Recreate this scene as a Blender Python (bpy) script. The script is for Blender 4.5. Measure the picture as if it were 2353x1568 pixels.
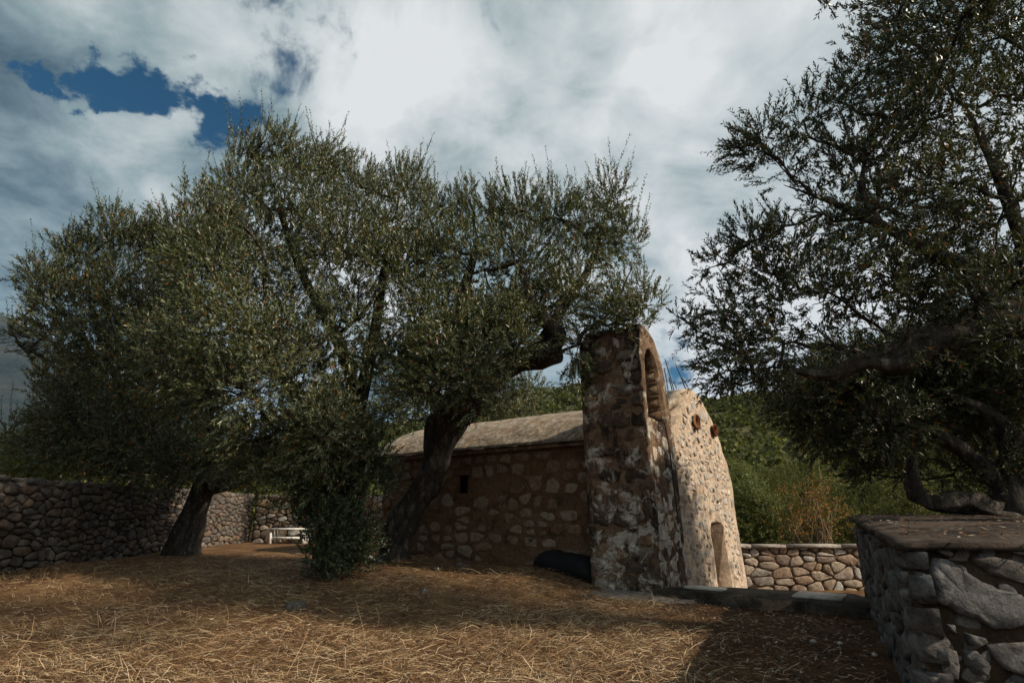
import bpy, bmesh, math, random
import numpy as np
from mathutils import Vector
from mathutils.noise import noise as pnoise

for o in list(bpy.data.objects):
    bpy.data.objects.remove(o)
SC = bpy.context.scene
COL = SC.collection
rng = np.random.default_rng(7)
random.seed(7)
R = math.radians

# ---------------------------------------------------------------- camera
EYE = 1.3
FPX = 1250.0                       # focal length in pixels of a 2352 x 1568 picture
PITCH = math.atan(390 / FPX)
cam = bpy.data.cameras.new('camera')
cam.sensor_width = 36.0
cam.lens = 36.0 * FPX / 2352.0
cam.clip_start = 0.05
cam.clip_end = 9000
camo = bpy.data.objects.new('camera', cam)
camo.location = (0, 0, EYE)
camo.rotation_euler = (math.pi / 2 + PITCH, 0, 0)
COL.objects.link(camo)
SC.camera = camo

# ---------------------------------------------------------------- light, sky, exposure
SUN_EL = R(35)
SUN_AZ = math.atan2(0.93, -0.30)    # clockwise from +Y: sun to the right and a little behind the camera
sun_dir = Vector((math.sin(SUN_AZ) * math.cos(SUN_EL), math.cos(SUN_AZ) * math.cos(SUN_EL), math.sin(SUN_EL)))
sl = bpy.data.lights.new('sun', 'SUN')
sl.energy = 4.9
sl.angle = R(1.6)
sl.color = (1.0, 0.86, 0.68)
so = bpy.data.objects.new('sun', sl)
so.rotation_euler = sun_dir.to_track_quat('Z', 'Y').to_euler()
so.location = (20, -5, 25)
COL.objects.link(so)
SC.view_settings.view_transform = 'Standard'
SC.view_settings.look = 'None'
SC.view_settings.exposure = 0.0
SC.view_settings.gamma = 1.0
SC.view_settings.use_curve_mapping = False
SC.cycles.max_bounces = 6
SC.cycles.diffuse_bounces = 3
SC.cycles.transmission_bounces = 3
SC.cycles.caustics_reflective = False
SC.cycles.caustics_refractive = False


class NT:
    """Tiny node-tree writer."""
    def __init__(self, tree):
        self.t = tree
        self.n = tree.nodes
        self.n.clear()

    def __call__(self, typ, ins=None, **props):
        nd = self.n.new(typ)
        for k, v in props.items():
            setattr(nd, k, v)
        for k, v in (ins or {}).items():
            s = nd.inputs[k]
            if isinstance(v, bpy.types.NodeSocket):
                self.t.links.new(v, s)
            else:
                s.default_value = v
        return nd

    def math(self, op, a, b=0.0, c=0.0, clamp=False):
        return self('ShaderNodeMath', {0: a, 1: b, 2: c}, operation=op, use_clamp=clamp).outputs[0]

    def mix(self, f, a, b, blend='MIX'):
        nd = self('ShaderNodeMix', data_type='RGBA', blend_type=blend)
        for idx, v in ((0, f), (6, a), (7, b)):
            s = nd.inputs[idx]
            if isinstance(v, bpy.types.NodeSocket):
                self.t.links.new(v, s)
            elif idx == 0:
                s.default_value = v
            else:
                s.default_value = (*v, 1) if len(v) == 3 else v
        return nd.outputs[2]

    def ramp(self, f, stops, interp='LINEAR'):
        nd = self('ShaderNodeValToRGB', {0: f})
        cr = nd.color_ramp
        cr.interpolation = interp
        while len(cr.elements) > 1:
            cr.elements.remove(cr.elements[0])
        cr.elements[0].position = stops[0][0]
        cr.elements[0].color = (*stops[0][1], 1)
        for p, c in stops[1:]:
            e = cr.elements.new(p)
            e.color = (*c, 1)
        return nd.outputs[0]

    def noise(self, vec, scale, detail=4.0, rough=0.55, dist=0.0):
        ins = {'Scale': scale, 'Detail': detail, 'Roughness': rough, 'Distortion': dist}
        if vec is not None:
            ins['Vector'] = vec
        return self('ShaderNodeTexNoise', ins).outputs[0]

    def smooth(self, x, lo, hi):
        return self('ShaderNodeMapRange', {0: x, 1: lo, 2: hi, 3: 0.0, 4: 1.0}, interpolation_type='SMOOTHSTEP').outputs[0]


def pix_dir(px, py):
    x, y = px - 1176, 784 - py
    d = np.array([x, FPX * math.cos(PITCH) - y * math.sin(PITCH), FPX * math.sin(PITCH) + y * math.cos(PITCH)])
    return d / np.linalg.norm(d)


world = bpy.data.worlds.new('World')
SC.world = world
world.use_nodes = True
w = NT(world.node_tree)
sky = w('ShaderNodeTexSky', sky_type='NISHITA', sun_disc=False, sun_elevation=SUN_EL, sun_rotation=SUN_AZ,
        altitude=100, air_density=1.0, dust_density=0.6, ozone_density=1.6)
tc = w('ShaderNodeTexCoord')
D = tc.outputs['Generated']
sep = w('ShaderNodeSeparateXYZ', {0: D})
up = w.math('MAXIMUM', sep.outputs[2], 0.0)
den = w.math('ADD', up, 0.30)
pl = w('ShaderNodeCombineXYZ', {0: w.math('DIVIDE', sep.outputs[0], den), 1: w.math('DIVIDE', sep.outputs[1], den), 2: w.math('MULTIPLY', up, 0.7)}).outputs[0]
warp = w('ShaderNodeTexNoise', {'Vector': pl, 'Scale': 1.3, 'Detail': 3.0})
wv = w('ShaderNodeVectorMath', {0: warp.outputs['Color'], 1: (0.5, 0.5, 0.5)}, operation='SUBTRACT').outputs[0]
plw = w('ShaderNodeVectorMath', {0: wv, 1: (0.5, 0.5, 0.5), 2: pl}, operation='MULTIPLY_ADD').outputs[0]
n1 = w.noise(plw, 1.7, 9.0, 0.56)
n2 = w.noise(plw, 4.2, 8.0, 0.6)


nd1 = w('ShaderNodeTexNoise', {'Vector': D, 'Scale': 7.0, 'Detail': 9.0, 'Roughness': 0.62})
nd2 = w('ShaderNodeVectorMath', {0: nd1.outputs['Color'], 1: (0.5, 0.5, 0.5)}, operation='SUBTRACT').outputs[0]
DW = w('ShaderNodeVectorMath', {0: nd2, 1: (0.34, 0.34, 0.26), 2: D}, operation='MULTIPLY_ADD').outputs[0]


def blob(px, py, r0, r1, stretch=(1, 1, 1)):
    """soft patch of the sky round a direction: 1 at the centre, 0 beyond r1"""
    d0 = pix_dir(px, py)
    q = w('ShaderNodeVectorMath', {0: DW, 1: tuple(d0)}, operation='SUBTRACT').outputs[0]
    q = w('ShaderNodeVectorMath', {0: q, 1: stretch}, operation='MULTIPLY').outputs[0]
    q = w('ShaderNodeVectorMath', {0: q}, operation='LENGTH').outputs[1]
    return w('ShaderNodeMapRange', {0: q, 1: r0, 2: r1, 3: 1.0, 4: 0.0}, interpolation_type='SMOOTHSTEP').outputs[0]


gap = w.math('MAXIMUM', blob(130, 218, 0.0, 0.10, (1, 1.2, 2.1)), blob(455, 248, 0.0, 0.145, (1, 1.1, 1.5)))
for (px_, py_, r_, k_) in ((285, 228, 0.115, 0.95), (730, 130, 0.28, 0.50), (960, 370, 0.28, 0.52), (1120, 20, 0.22, 0.40), (640, 20, 0.25, 0.5), (560, 250, 0.13, 0.7), (1550, 850, 0.24, 0.42)):
    gap = w.math('MAXIMUM', gap, w.math('MULTIPLY', blob(px_, py_, 0.0, r_, (1, 1, 1.5)), k_))
dens = w.math('ADD', w.math('MULTIPLY', n1, 0.62), w.math('MULTIPLY', n2, 0.38))
n5 = w.noise(plw, 9.5, 9.0, 0.62, 0.3)
dens = w.math('ADD', w.math('MULTIPLY', dens, 0.72), w.math('MULTIPLY', n5, 0.28))
dens = w.math('MULTIPLY_ADD', w.math('SUBTRACT', dens, 0.5), 4.2, 0.80)
dens = w.math('SUBTRACT', dens, w.math('MULTIPLY', gap, 1.15))
cover = w.smooth(dens, 0.0, 0.36)
# thin edges are bright, thick cloud greyer; greyer to the left, away from the sun
n3 = w.noise(plw, 2.3, 7.0, 0.52)
side = w.math('MULTIPLY_ADD', sep.outputs[0], 0.30, 0.645)
low = w.math('MULTIPLY', w.smooth(w.math('SUBTRACT', w.math('MULTIPLY', sep.outputs[0], -0.60), w.math('MULTIPLY', up, 0.35)), 0.14, 0.46), 0.20)
bil = w.math('ADD', w.math('MULTIPLY_ADD', n3, 1.9, -0.95), w.math('ADD', w.math('MULTIPLY_ADD', n2, 0.8, -0.40), w.math('MULTIPLY_ADD', n5, 0.45, -0.225)))
br = w.math('SUBTRACT', w.math('ADD', side, bil), low)
puff = w.math('MULTIPLY', w.math('MAXIMUM', blob(380, 360, 0.0, 0.26, (1, 1, 1.6)), blob(1020, 130, 0.0, 0.25, (1, 1, 1.4))), 0.16)
br = w.math('ADD', br, puff)
top = w.math('MULTIPLY', blob(120, -60, 0.05, 0.42, (0.7, 1, 1.3)), 0.16)
br = w.math('SUBTRACT', br, top)
cloud = w.ramp(br, [(0.0, (0.06, 0.10, 0.125)), (0.22, (0.15, 0.215, 0.24)), (0.42, (0.29, 0.375, 0.39)), (0.66, (0.54, 0.60, 0.605)), (0.95, (0.80, 0.82, 0.815))])
SKY_K = 0.07
cloudk = w('ShaderNodeVectorMath', {0: cloud, 1: (1 / SKY_K,) * 3}, operation='MULTIPLY').outputs[0]
skyd = w.mix(1.0, sky.outputs[0], (0.22, 0.64, 0.76), 'MULTIPLY')
skymix = w.mix(w.math('MULTIPLY', cover, 0.985), skyd, cloudk)
bg = w('ShaderNodeBackground', {0: skymix, 1: SKY_K})
wo = w('ShaderNodeOutputWorld', {0: bg.outputs[0]})


# ---------------------------------------------------------------- materials
def material(name, fn, bump=None):
    m = bpy.data.materials.new(name)
    m.use_nodes = True
    k = NT(m.node_tree)
    fn(k)
    return m


def finish(k, col, rough=0.9, spec=0.25, height=None, strength=0.5, dist=0.02):
    ins = {'Base Color': col, 'Roughness': rough, 'Specular IOR Level': spec}
    if height is not None:
        b = k('ShaderNodeBump', {'Strength': strength, 'Distance': dist, 'Height': height})
        ins['Normal'] = b.outputs[0]
    p = k('ShaderNodeBsdfPrincipled', ins)
    k('ShaderNodeOutputMaterial', {0: p.outputs[0]})
    return p


def rnd(k):
    """one random number for each stone, whether it is its own object or an island of a joined mesh"""
    a = k('ShaderNodeObjectInfo').outputs['Random']
    b = k('ShaderNodeNewGeometry').outputs['Random Per Island']
    return k.math('FRACT', k.math('ADD', a, k.math('MULTIPLY', b, 0.97)))


def gpos(k):
    return k('ShaderNodeNewGeometry').outputs['Position']


def m_stone(cols, lichen=(0.5, 0.5, 0.45), lich=0.5, dark=0.4, scale=6.0, lscale=5.0, lo=0.56):
    def f(k):
        P = gpos(k)
        base = k.ramp(rnd(k), [(i / (len(cols) - 1), c) for i, c in enumerate(cols)])
        n = k.noise(P, scale, 8, 0.65)
        col = k.mix(k.math('MULTIPLY', k.smooth(n, 0.42, 0.7), dark), base, k.mix(1.0, base, (0.30, 0.27, 0.25), 'MULTIPLY'))
        n2 = k.noise(P, lscale, 7, 0.7, 0.4)
        col = k.mix(k.math('MULTIPLY', k.smooth(n2, lo, lo + 0.12), lich), col, lichen)
        midn = k.noise(P, 17, 6, 0.75)
        col = k.mix(0.75, col, k.mix(1.0, col, k.ramp(midn, [(0.32, (0.42, 0.40, 0.38)), (0.5, (1, 1, 1)), (0.68, (1.55, 1.53, 1.5))]), 'MULTIPLY'))
        fine = k.noise(P, 60, 5, 0.7)
        col = k.mix(0.45, col, k.mix(1.0, col, k.ramp(fine, [(0.25, (0.45, 0.43, 0.42)), (0.75, (1.5, 1.48, 1.45))]), 'MULTIPLY'))
        h = k.math('ADD', k.math('MULTIPLY', k.noise(P, 11, 8, 0.7), 1.0), k.math('ADD', k.math('MULTIPLY', fine, 0.3), k.math('MULTIPLY', midn, 0.6)))
        finish(k, col, 0.92, 0.2, h, 0.9, 0.045)
    return f


def m_mortar(c1, c2, stain=(0.03, 0.025, 0.02), st=0.5, slo=0.55, strength=0.8, vstreak=False, white=0.0):
    def f(k):
        P = gpos(k)
        n = k.noise(P, 2.2, 7, 0.65)
        col = k.mix(k.smooth(n, 0.35, 0.65), c1, c2)
        Q = P
        if vstreak:
            Q = k('ShaderNodeVectorMath', {0: P, 1: (1, 1, 0.28)}, operation='MULTIPLY').outputs[0]
        n2 = k.noise(Q, 3.0, 8, 0.7, 0.3)
        col = k.mix(k.math('MULTIPLY', k.smooth(n2, slo, slo + 0.14), st), col, stain)
        if white:
            n4 = k.noise(P, 2.6, 7, 0.72, 0.5)
            col = k.mix(k.math('MULTIPLY', k.smooth(n4, 0.53, 0.60), white), col, (0.60, 0.57, 0.50))
        midn = k.noise(P, 14, 7, 0.78)
        col = k.mix(0.8, col, k.mix(1.0, col, k.ramp(midn, [(0.32, (0.42, 0.39, 0.36)), (0.5, (1, 1, 1)), (0.68, (1.5, 1.48, 1.46))]), 'MULTIPLY'))
        fine = k.noise(P, 45, 6, 0.75)
        col = k.mix(0.45, col, k.mix(1.0, col, k.ramp(fine, [(0.25, (0.5, 0.48, 0.46)), (0.75, (1.45, 1.43, 1.4))]), 'MULTIPLY'))
        h = k.math('ADD', k.noise(P, 9, 9, 0.72), k.math('MULTIPLY', fine, 0.35))
        finish(k, col, 0.95, 0.15, k.math('ADD', h, k.math('MULTIPLY', midn, 0.6)), strength, 0.05)
    return f


M = {}
M['soil'] = material('soil', m_mortar((0.085, 0.048, 0.026), (0.15, 0.09, 0.048), (0.03, 0.02, 0.013), 0.6, 0.52, 1.0))


def f_straw(k):
    r = k('ShaderNodeNewGeometry').outputs['Random Per Island']
    n = k.noise(gpos(k), 1.1, 4, 0.6)
    col = k.ramp(r, [(0.0, (0.05, 0.022, 0.010)), (0.30, (0.14, 0.070, 0.030)), (0.55, (0.33, 0.21, 0.10)), (0.80, (0.58, 0.42, 0.235)), (1.0, (0.74, 0.60, 0.41))])
    col = k.mix(k.math('MULTIPLY', k.smooth(n, 0.42, 0.68), 0.6), col, k.mix(1.0, col, (0.5, 0.36, 0.28), 'MULTIPLY'))
    finish(k, col, 0.6, 0.3)


M['straw'] = material('straw', f_straw)


def m_leaf(top, under, odd=(0.30, 0.10, 0.02), oddf=0.025, trans=0.14, rough=0.42, spec=0.42):
    def f(k):
        g = k('ShaderNodeNewGeometry')
        r = g.outputs['Random Per Island']
        n = k.noise(gpos(k), 0.9, 3, 0.5)
        col = k.mix(g.outputs['Backfacing'], top, under)
        var = k.ramp(k.math('FRACT', k.math('MULTIPLY', r, 7.3)), [(0, (0.5, 0.52, 0.45)), (0.6, (1, 1, 1)), (1, (1.7, 1.6, 1.3))])
        col = k.mix(1.0, col, var, 'MULTIPLY')
        col = k.mix(k.math('MULTIPLY', k.smooth(n, 0.4, 0.65), 0.35), col, k.mix(1.0, col, (1.35, 1.2, 0.7), 'MULTIPLY'))
        col = k.mix(k.math('LESS_THAN', r, oddf), col, odd)
        p = k('ShaderNodeBsdfPrincipled', {'Base Color': col, 'Roughness': rough, 'Specular IOR Level': spec})
        t = k('ShaderNodeBsdfTranslucent', {0: k.mix(1.0, col, (1.5, 1.6, 0.6), 'MULTIPLY')})
        mx = k('ShaderNodeMixShader', {0: trans, 1: p.outputs[0], 2: t.outputs[0]})
        k('ShaderNodeOutputMaterial', {0: mx.outputs[0]})
    return f


M['olive'] = material('olive_leaf', m_leaf((0.055, 0.074, 0.025), (0.140, 0.160, 0.102)))
M['olive_shaded'] = material('olive_leaf_shaded', m_leaf((0.044, 0.060, 0.021), (0.105, 0.12, 0.078)))  # darker copy of the olive leaf, shade of the left tree put into its colour
M['olive_deep_shade'] = material('olive_leaf_deep_shade', m_leaf((0.036, 0.050, 0.019), (0.085, 0.098, 0.064)))  # darkest olive leaf copy, shade of the dim trees put into its colour
M['sucker'] = material('sucker_leaf', m_leaf((0.034, 0.056, 0.018), (0.08, 0.105, 0.06), oddf=0.01))
M['bush'] = material('bush_leaf', m_leaf((0.11, 0.135, 0.038), (0.12, 0.145, 0.06), oddf=0.02, trans=0.25, rough=0.6, spec=0.25))
M['bush_yellow'] = material('bush_yellow_leaf', m_leaf((0.13, 0.15, 0.03), (0.14, 0.16, 0.05), oddf=0.02, trans=0.22))
M['maquis'] = material('maquis_leaf', m_leaf((0.085, 0.096, 0.038), (0.092, 0.102, 0.046), oddf=0.0, trans=0.2, rough=0.8, spec=0.15))
M['orange'] = material('orange_leaf', m_leaf((0.27, 0.115, 0.045), (0.24, 0.12, 0.055), odd=(0.12, 0.15, 0.03), oddf=0.35, rough=0.75, spec=0.12))


def f_bark(k):
    P = gpos(k)
    Q = k('ShaderNodeVectorMath', {0: P, 1: (1, 1, 0.35)}, operation='MULTIPLY').outputs[0]
    n = k.noise(Q, 9, 9, 0.7, 0.6)
    n2 = k.noise(P, 3, 5, 0.6)
    n = k.math('ADD', k.math('MULTIPLY', n, 0.7), k.math('MULTIPLY', k.noise(P, 28, 6, 0.75), 0.3))
    col = k.ramp(n, [(0.36, (0.014, 0.011, 0.009)), (0.53, (0.066, 0.056, 0.047)), (0.66, (0.27, 0.24, 0.21))])
    col = k.mix(k.math('MULTIPLY', k.smooth(n2, 0.5, 0.7), 0.5), col, (0.035, 0.027, 0.022))
    finish(k, col, 0.95, 0.15, n, 1.0, 0.05)


M['bark'] = material('bark', f_bark)
M['twig'] = material('twig', lambda k: finish(k, (0.075, 0.058, 0.04, 1), 0.9, 0.2))
M['dry_twig'] = material('dry_twig', lambda k: finish(k, (0.22, 0.16, 0.10, 1), 0.9, 0.2))

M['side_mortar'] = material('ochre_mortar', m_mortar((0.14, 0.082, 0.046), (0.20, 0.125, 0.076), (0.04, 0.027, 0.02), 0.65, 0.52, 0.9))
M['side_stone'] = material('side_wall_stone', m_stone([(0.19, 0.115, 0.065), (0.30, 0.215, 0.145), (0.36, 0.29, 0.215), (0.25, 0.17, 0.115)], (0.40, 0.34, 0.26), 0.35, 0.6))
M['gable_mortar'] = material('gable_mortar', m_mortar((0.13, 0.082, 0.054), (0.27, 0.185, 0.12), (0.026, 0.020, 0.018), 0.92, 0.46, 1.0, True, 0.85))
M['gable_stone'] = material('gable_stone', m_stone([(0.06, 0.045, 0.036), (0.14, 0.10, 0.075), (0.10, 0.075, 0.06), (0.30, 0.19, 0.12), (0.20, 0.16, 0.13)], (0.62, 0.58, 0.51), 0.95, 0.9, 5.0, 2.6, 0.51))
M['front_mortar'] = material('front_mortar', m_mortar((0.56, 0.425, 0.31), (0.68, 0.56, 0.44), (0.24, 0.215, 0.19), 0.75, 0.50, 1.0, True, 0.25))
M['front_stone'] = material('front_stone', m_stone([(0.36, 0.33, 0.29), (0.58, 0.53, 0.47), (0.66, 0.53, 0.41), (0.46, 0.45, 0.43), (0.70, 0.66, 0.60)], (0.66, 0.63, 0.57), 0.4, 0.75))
M['dry_core'] = material('dry_core', m_mortar((0.035, 0.027, 0.02), (0.06, 0.045, 0.034), (0.02, 0.015, 0.012), 0.5))
M['dry_stone'] = material('dry_stone', m_stone([(0.08, 0.068, 0.057), (0.15, 0.132, 0.115), (0.12, 0.115, 0.11), (0.18, 0.125, 0.09), (0.23, 0.205, 0.175)], (0.38, 0.37, 0.34), 0.45, 0.8))
M['yard_mortar'] = material('yard_mortar', m_mortar((0.065, 0.042, 0.028), (0.11, 0.075, 0.05), (0.05, 0.035, 0.025), 0.5))
M['yard_stone'] = material('yard_stone', m_stone([(0.38, 0.29, 0.21), (0.22, 0.17, 0.14), (0.50, 0.42, 0.33), (0.33, 0.22, 0.15), (0.60, 0.58, 0.54), (0.30, 0.27, 0.24), (0.48, 0.35, 0.21)], (0.55, 0.52, 0.46), 0.3, 0.6))
M['slab_mortar'] = material('terrace_mortar', m_mortar((0.06, 0.040, 0.027), (0.11, 0.075, 0.05), (0.025, 0.02, 0.016), 0.7, 0.5))
M['slab_stone'] = material('terrace_stone', m_stone([(0.10, 0.10, 0.102), (0.155, 0.152, 0.152), (0.13, 0.118, 0.108), (0.19, 0.188, 0.188)], (0.30, 0.30, 0.30), 0.55, 0.75, 5, 3))
M['terrace_cap'] = material('terrace_cap', m_mortar((0.065, 0.050, 0.040), (0.12, 0.092, 0.074), (0.022, 0.018, 0.016), 0.85, 0.48, 1.0))
M['concrete'] = material('concrete', m_mortar((0.27, 0.24, 0.215), (0.36, 0.33, 0.30), (0.09, 0.07, 0.055), 0.8, 0.5, 0.5))
M['kerb'] = material('kerb_concrete', m_mortar((0.062, 0.050, 0.040), (0.11, 0.088, 0.07), (0.022, 0.018, 0.015), 0.8, 0.47, 0.7))
M['pale_stone_and_sun_patch'] = material('pale_stone_and_sun_patch', m_mortar((0.55, 0.50, 0.44), (0.62, 0.58, 0.52), (0.30, 0.25, 0.20), 0.4, 0.6, 0.4))  # for pale stones, and for the sunlit kerb patch done in colour
M['white_paint'] = material('white_paint', m_mortar((0.74, 0.75, 0.74), (0.80, 0.80, 0.78), (0.5, 0.48, 0.45), 0.3, 0.6, 0.2))
M['iron'] = material('rusty_iron', lambda k: finish(k, k.mix(k.noise(gpos(k), 30, 4), (0.025, 0.022, 0.022), (0.06, 0.03, 0.02)), 0.7, 0.4))
M['inside_shade'] = material('dark_inside', lambda k: finish(k, (0.012, 0.010, 0.009, 1), 1.0, 0.0))
M['black_matt'] = material('matt_black', lambda k: finish(k, (0.008, 0.008, 0.009, 1), 0.75, 0.2, k.noise(gpos(k), 5, 5), 0.4, 0.05))
M['clay'] = material('red_clay', m_mortar((0.24, 0.095, 0.045), (0.38, 0.20, 0.10), (0.08, 0.03, 0.016), 0.9, 0.44, 1.0))
M['clay_dark'] = material('dark_clay', m_mortar((0.12, 0.035, 0.02), (0.22, 0.08, 0.035), (0.05, 0.02, 0.012), 0.7, 0.48, 1.0))


def f_roof(k):
    P = gpos(k)
    n = k.noise(P, 2.5, 8, 0.68)
    n2 = k.math('ADD', k.math('MULTIPLY', k.noise(P, 11, 8, 0.78), 0.6), k.math('MULTIPLY', k.noise(P, 4, 5, 0.7), 0.4))
    col = k.ramp(n2, [(0.34, (0.07, 0.05, 0.038)), (0.5, (0.29, 0.235, 0.175)), (0.64, (0.60, 0.52, 0.41))])
    col = k.mix(k.math('MULTIPLY', k.smooth(n, 0.5, 0.64), 0.6), col, k.mix(1.0, col, (1.2, 0.85, 0.55), 'MULTIPLY'))
    n3 = k.noise(P, 5, 6, 0.7)
    col = k.mix(k.math('MULTIPLY', k.smooth(n3, 0.53, 0.62), 0.65), col, (0.60, 0.56, 0.48))
    finish(k, col, 0.95, 0.15, k.math('ADD', n2, k.math('MULTIPLY', k.noise(P, 50, 4), 0.4)), 0.9, 0.04)


M['roof'] = material('vault_render', f_roof)


def f_hill(k):
    P = gpos(k)
    col = k.ramp(k.noise(P, 0.12, 8, 0.7), [(0.35, (0.045, 0.048, 0.022)), (0.55, (0.085, 0.075, 0.035)), (0.75, (0.15, 0.115, 0.065))])
    finish(k, col, 1.0, 0.1, k.noise(P, 0.6, 6), 1.0, 0.6)


M['hill'] = material('hill_scrub', f_hill)


def f_mount(k):
    P = gpos(k)
    col = k.ramp(k.noise(P, 0.006, 9, 0.65), [(0.35, (0.020, 0.026, 0.018)), (0.7, (0.060, 0.062, 0.045))])
    finish(k, col, 1.0, 0.05, k.noise(P, 0.02, 8), 1.0, 40)


M['mountain'] = material('mountain_scrub', f_mount)

# ---------------------------------------------------------------- mesh helpers
POS = {}                            # world position of every parent, so that children can be given in world coordinates


def mesh_from(name, verts, faces, smooth=False):
    me = bpy.data.meshes.new(name)
    verts = np.asarray(verts, dtype=np.float32)
    me.vertices.add(len(verts))
    me.vertices.foreach_set('co', verts.ravel())
    if isinstance(faces, np.ndarray):
        nf, w_ = faces.shape
        loops = faces.astype(np.int32).ravel()
        start = np.arange(0, nf * w_, w_, dtype=np.int32)
        tot = np.full(nf, w_, dtype=np.int32)
    else:
        tot = np.array([len(f) for f in faces], dtype=np.int32)
        start = np.concatenate([[0], np.cumsum(tot)[:-1]]).astype(np.int32)
        loops = np.array([i for f in faces for i in f], dtype=np.int32)
    me.loops.add(len(loops))
    me.loops.foreach_set('vertex_index', loops)
    me.polygons.add(len(tot))
    me.polygons.foreach_set('loop_start', start)
    me.polygons.foreach_set('loop_total', tot)
    if smooth:
        me.polygons.foreach_set('use_smooth', np.ones(len(tot), dtype=bool))
    me.update(calc_edges=True)
    me.validate()
    return me


def add(name, me, mat=None, parent=None, loc=None, **props):
    o = bpy.data.objects.new(name, me)
    COL.objects.link(o)
    if mat is not None and me is not None and not me.materials:
        me.materials.append(mat)
    wl = Vector(loc) if loc is not None else (Vector(POS[parent.name]) if parent is not None else Vector((0, 0, 0)))
    if parent is not None:
        o.parent = parent
        o.location = wl - Vector(POS[parent.name])
    else:
        o.location = wl
    POS[o.name] = tuple(wl)
    for k_, v_ in props.items():
        o[k_] = v_
    return o


def part(name, verts, faces, mat, parent=None, smooth=False, **props):
    """a mesh given in world coordinates, with its origin at its parent's (or its own middle bottom)"""
    v_ = np.asarray(verts, dtype=float)
    if parent is not None:
        org = np.array(POS[parent.name])
    else:
        org = np.array([v_[:, 0].mean(), v_[:, 1].mean(), v_[:, 2].min()])
    me = mesh_from(name, v_ - org, faces, smooth)
    return add(name, me, mat, parent, tuple(org), **props)


def thing(name, loc, label, cat, group=None):
    o = add(name, None, None, None, loc, label=label, category=cat)
    if group:
        o['group'] = group
    return o


def fbm(x, y, z, oct_=4):
    s, a, f, t = 0.0, 1.0, 1.0, 0.0
    for _ in range(oct_):
        s += a * pnoise((x * f, y * f, z * f))
        t += a
        a *= 0.5
        f *= 2.0
    return s / t


class MB:
    """collects vertices and faces"""
    def __init__(self):
        self.v = []
        self.f = []

    def put(self, v, f):
        b = len(self.v)
        self.v.extend([tuple(p) for p in v])
        self.f.extend([tuple(i + b for i in q) for q in f])

    def box(self, o, ex, ey, ez):
        o, ex, ey, ez = map(lambda a: np.array(a, float), (o, ex, ey, ez))
        v = [o, o + ex, o + ex + ey, o + ey, o + ez, o + ex + ez, o + ex + ey + ez, o + ey + ez]
        f = [(0, 3, 2, 1), (4, 5, 6, 7), (0, 1, 5, 4), (1, 2, 6, 5), (2, 3, 7, 6), (3, 0, 4, 7)]
        if np.dot(np.cross(ex, ey), ez) < 0:
            f = [q[::-1] for q in f]
        self.put(v, f)

    def tube(self, pts, rad, n=6, cap=True, knob=0.0, seed=0.0):
        pts = np.asarray(pts, float)
        rad = np.broadcast_to(np.asarray(rad, float), (len(pts),))
        tan = np.gradient(pts, axis=0)
        tan /= np.linalg.norm(tan, axis=1)[:, None] + 1e-9
        ref = np.array([0.31, 0.95, 0.1]) if abs(tan[0][2]) > 0.6 else np.array([0.1, 0.2, 0.97])
        b = len(self.v)
        a_ = np.linspace(0, 2 * math.pi, n, endpoint=False)
        for i, (p, r) in enumerate(zip(pts, rad)):
            e1 = np.cross(tan[i], ref)
            e1 /= np.linalg.norm(e1) + 1e-9
            e2 = np.cross(tan[i], e1)
            for j in range(n):
                rr = r
                if knob:
                    ca, sa = math.cos(a_[j]), math.sin(a_[j])
                    rr = r * (1 + knob * (pnoise((ca * 1.7 + seed, sa * 1.7, i * 0.13)) * 1.1 + 0.55 * pnoise((ca * 4 + seed, sa * 4 + 7, i * 0.10))))
                self.v.append(tuple(p + rr * (math.cos(a_[j]) * e1 + math.sin(a_[j]) * e2)))
        for i in range(len(pts) - 1):
            for j in range(n):
                self.f.append((b + i * n + j, b + i * n + (j + 1) % n, b + (i + 1) * n + (j + 1) % n, b + (i + 1) * n + j))
        if cap:
            self.f.append(tuple(b + j for j in range(n))[::-1])
            e = b + (len(pts) - 1) * n
            self.f.append(tuple(e + j for j in range(n)))

    def build(self, name, mat, parent=None, smooth=False, **props):
        return part(name, self.v, self.f, mat, parent, smooth, **props)


def spline(pts, n):
    """smooth curve through points (Catmull-Rom)"""
    P = np.asarray(pts, float)
    P = np.vstack([2 * P[0] - P[1], P, 2 * P[-1] - P[-2]])
    m = len(P) - 3
    out = []
    for t in np.linspace(0, m - 1e-6, n):
        i = int(t)
        u_ = t - i
        p0, p1, p2, p3 = P[i:i + 4]
        out.append(0.5 * (2 * p1 + (p2 - p0) * u_ + (2 * p0 - 5 * p1 + 4 * p2 - p3) * u_ ** 2 + (3 * p1 - p0 - 3 * p2 + p3) * u_ ** 3))
    return np.array(out)


def at(px, py, Y):
    """the point at forward distance Y that the photograph shows at (px, py)"""
    d = pix_dir(px, py)
    return np.array([0, 0, EYE]) + d * (Y / d[1])


def on_plane(px, py, p, n):
    d = pix_dir(px, py)
    c0 = np.array([0, 0, EYE])
    return c0 + d * (np.dot(n, np.asarray(p) - c0) / np.dot(n, d))


# ---------------------------------------------------------------- frame of the chapel
P0 = np.array([2.415, 9.597, 0.0])          # foot of the bell gable's near corner
UU = np.array([-0.79836, 0.60218, 0.0])     # along the side wall, away from the front
VV = np.array([0.60218, 0.79836, 0.0])      # along the front, away from the near corner
ZZ = np.array([0.0, 0.0, 1.0])


def ch(u, v, z):
    return P0 + UU * u + VV * v + ZZ * z


WA = np.array([2.22, 3.35, 0.0])            # near corner of the terrace wall at the right
WB = np.array([5.05, 8.55, 0.0])            # its far corner


def sm(x, a, b):
    t = np.clip((x - a) / (b - a), 0, 1)
    return t * t * (3 - 2 * t)


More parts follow.
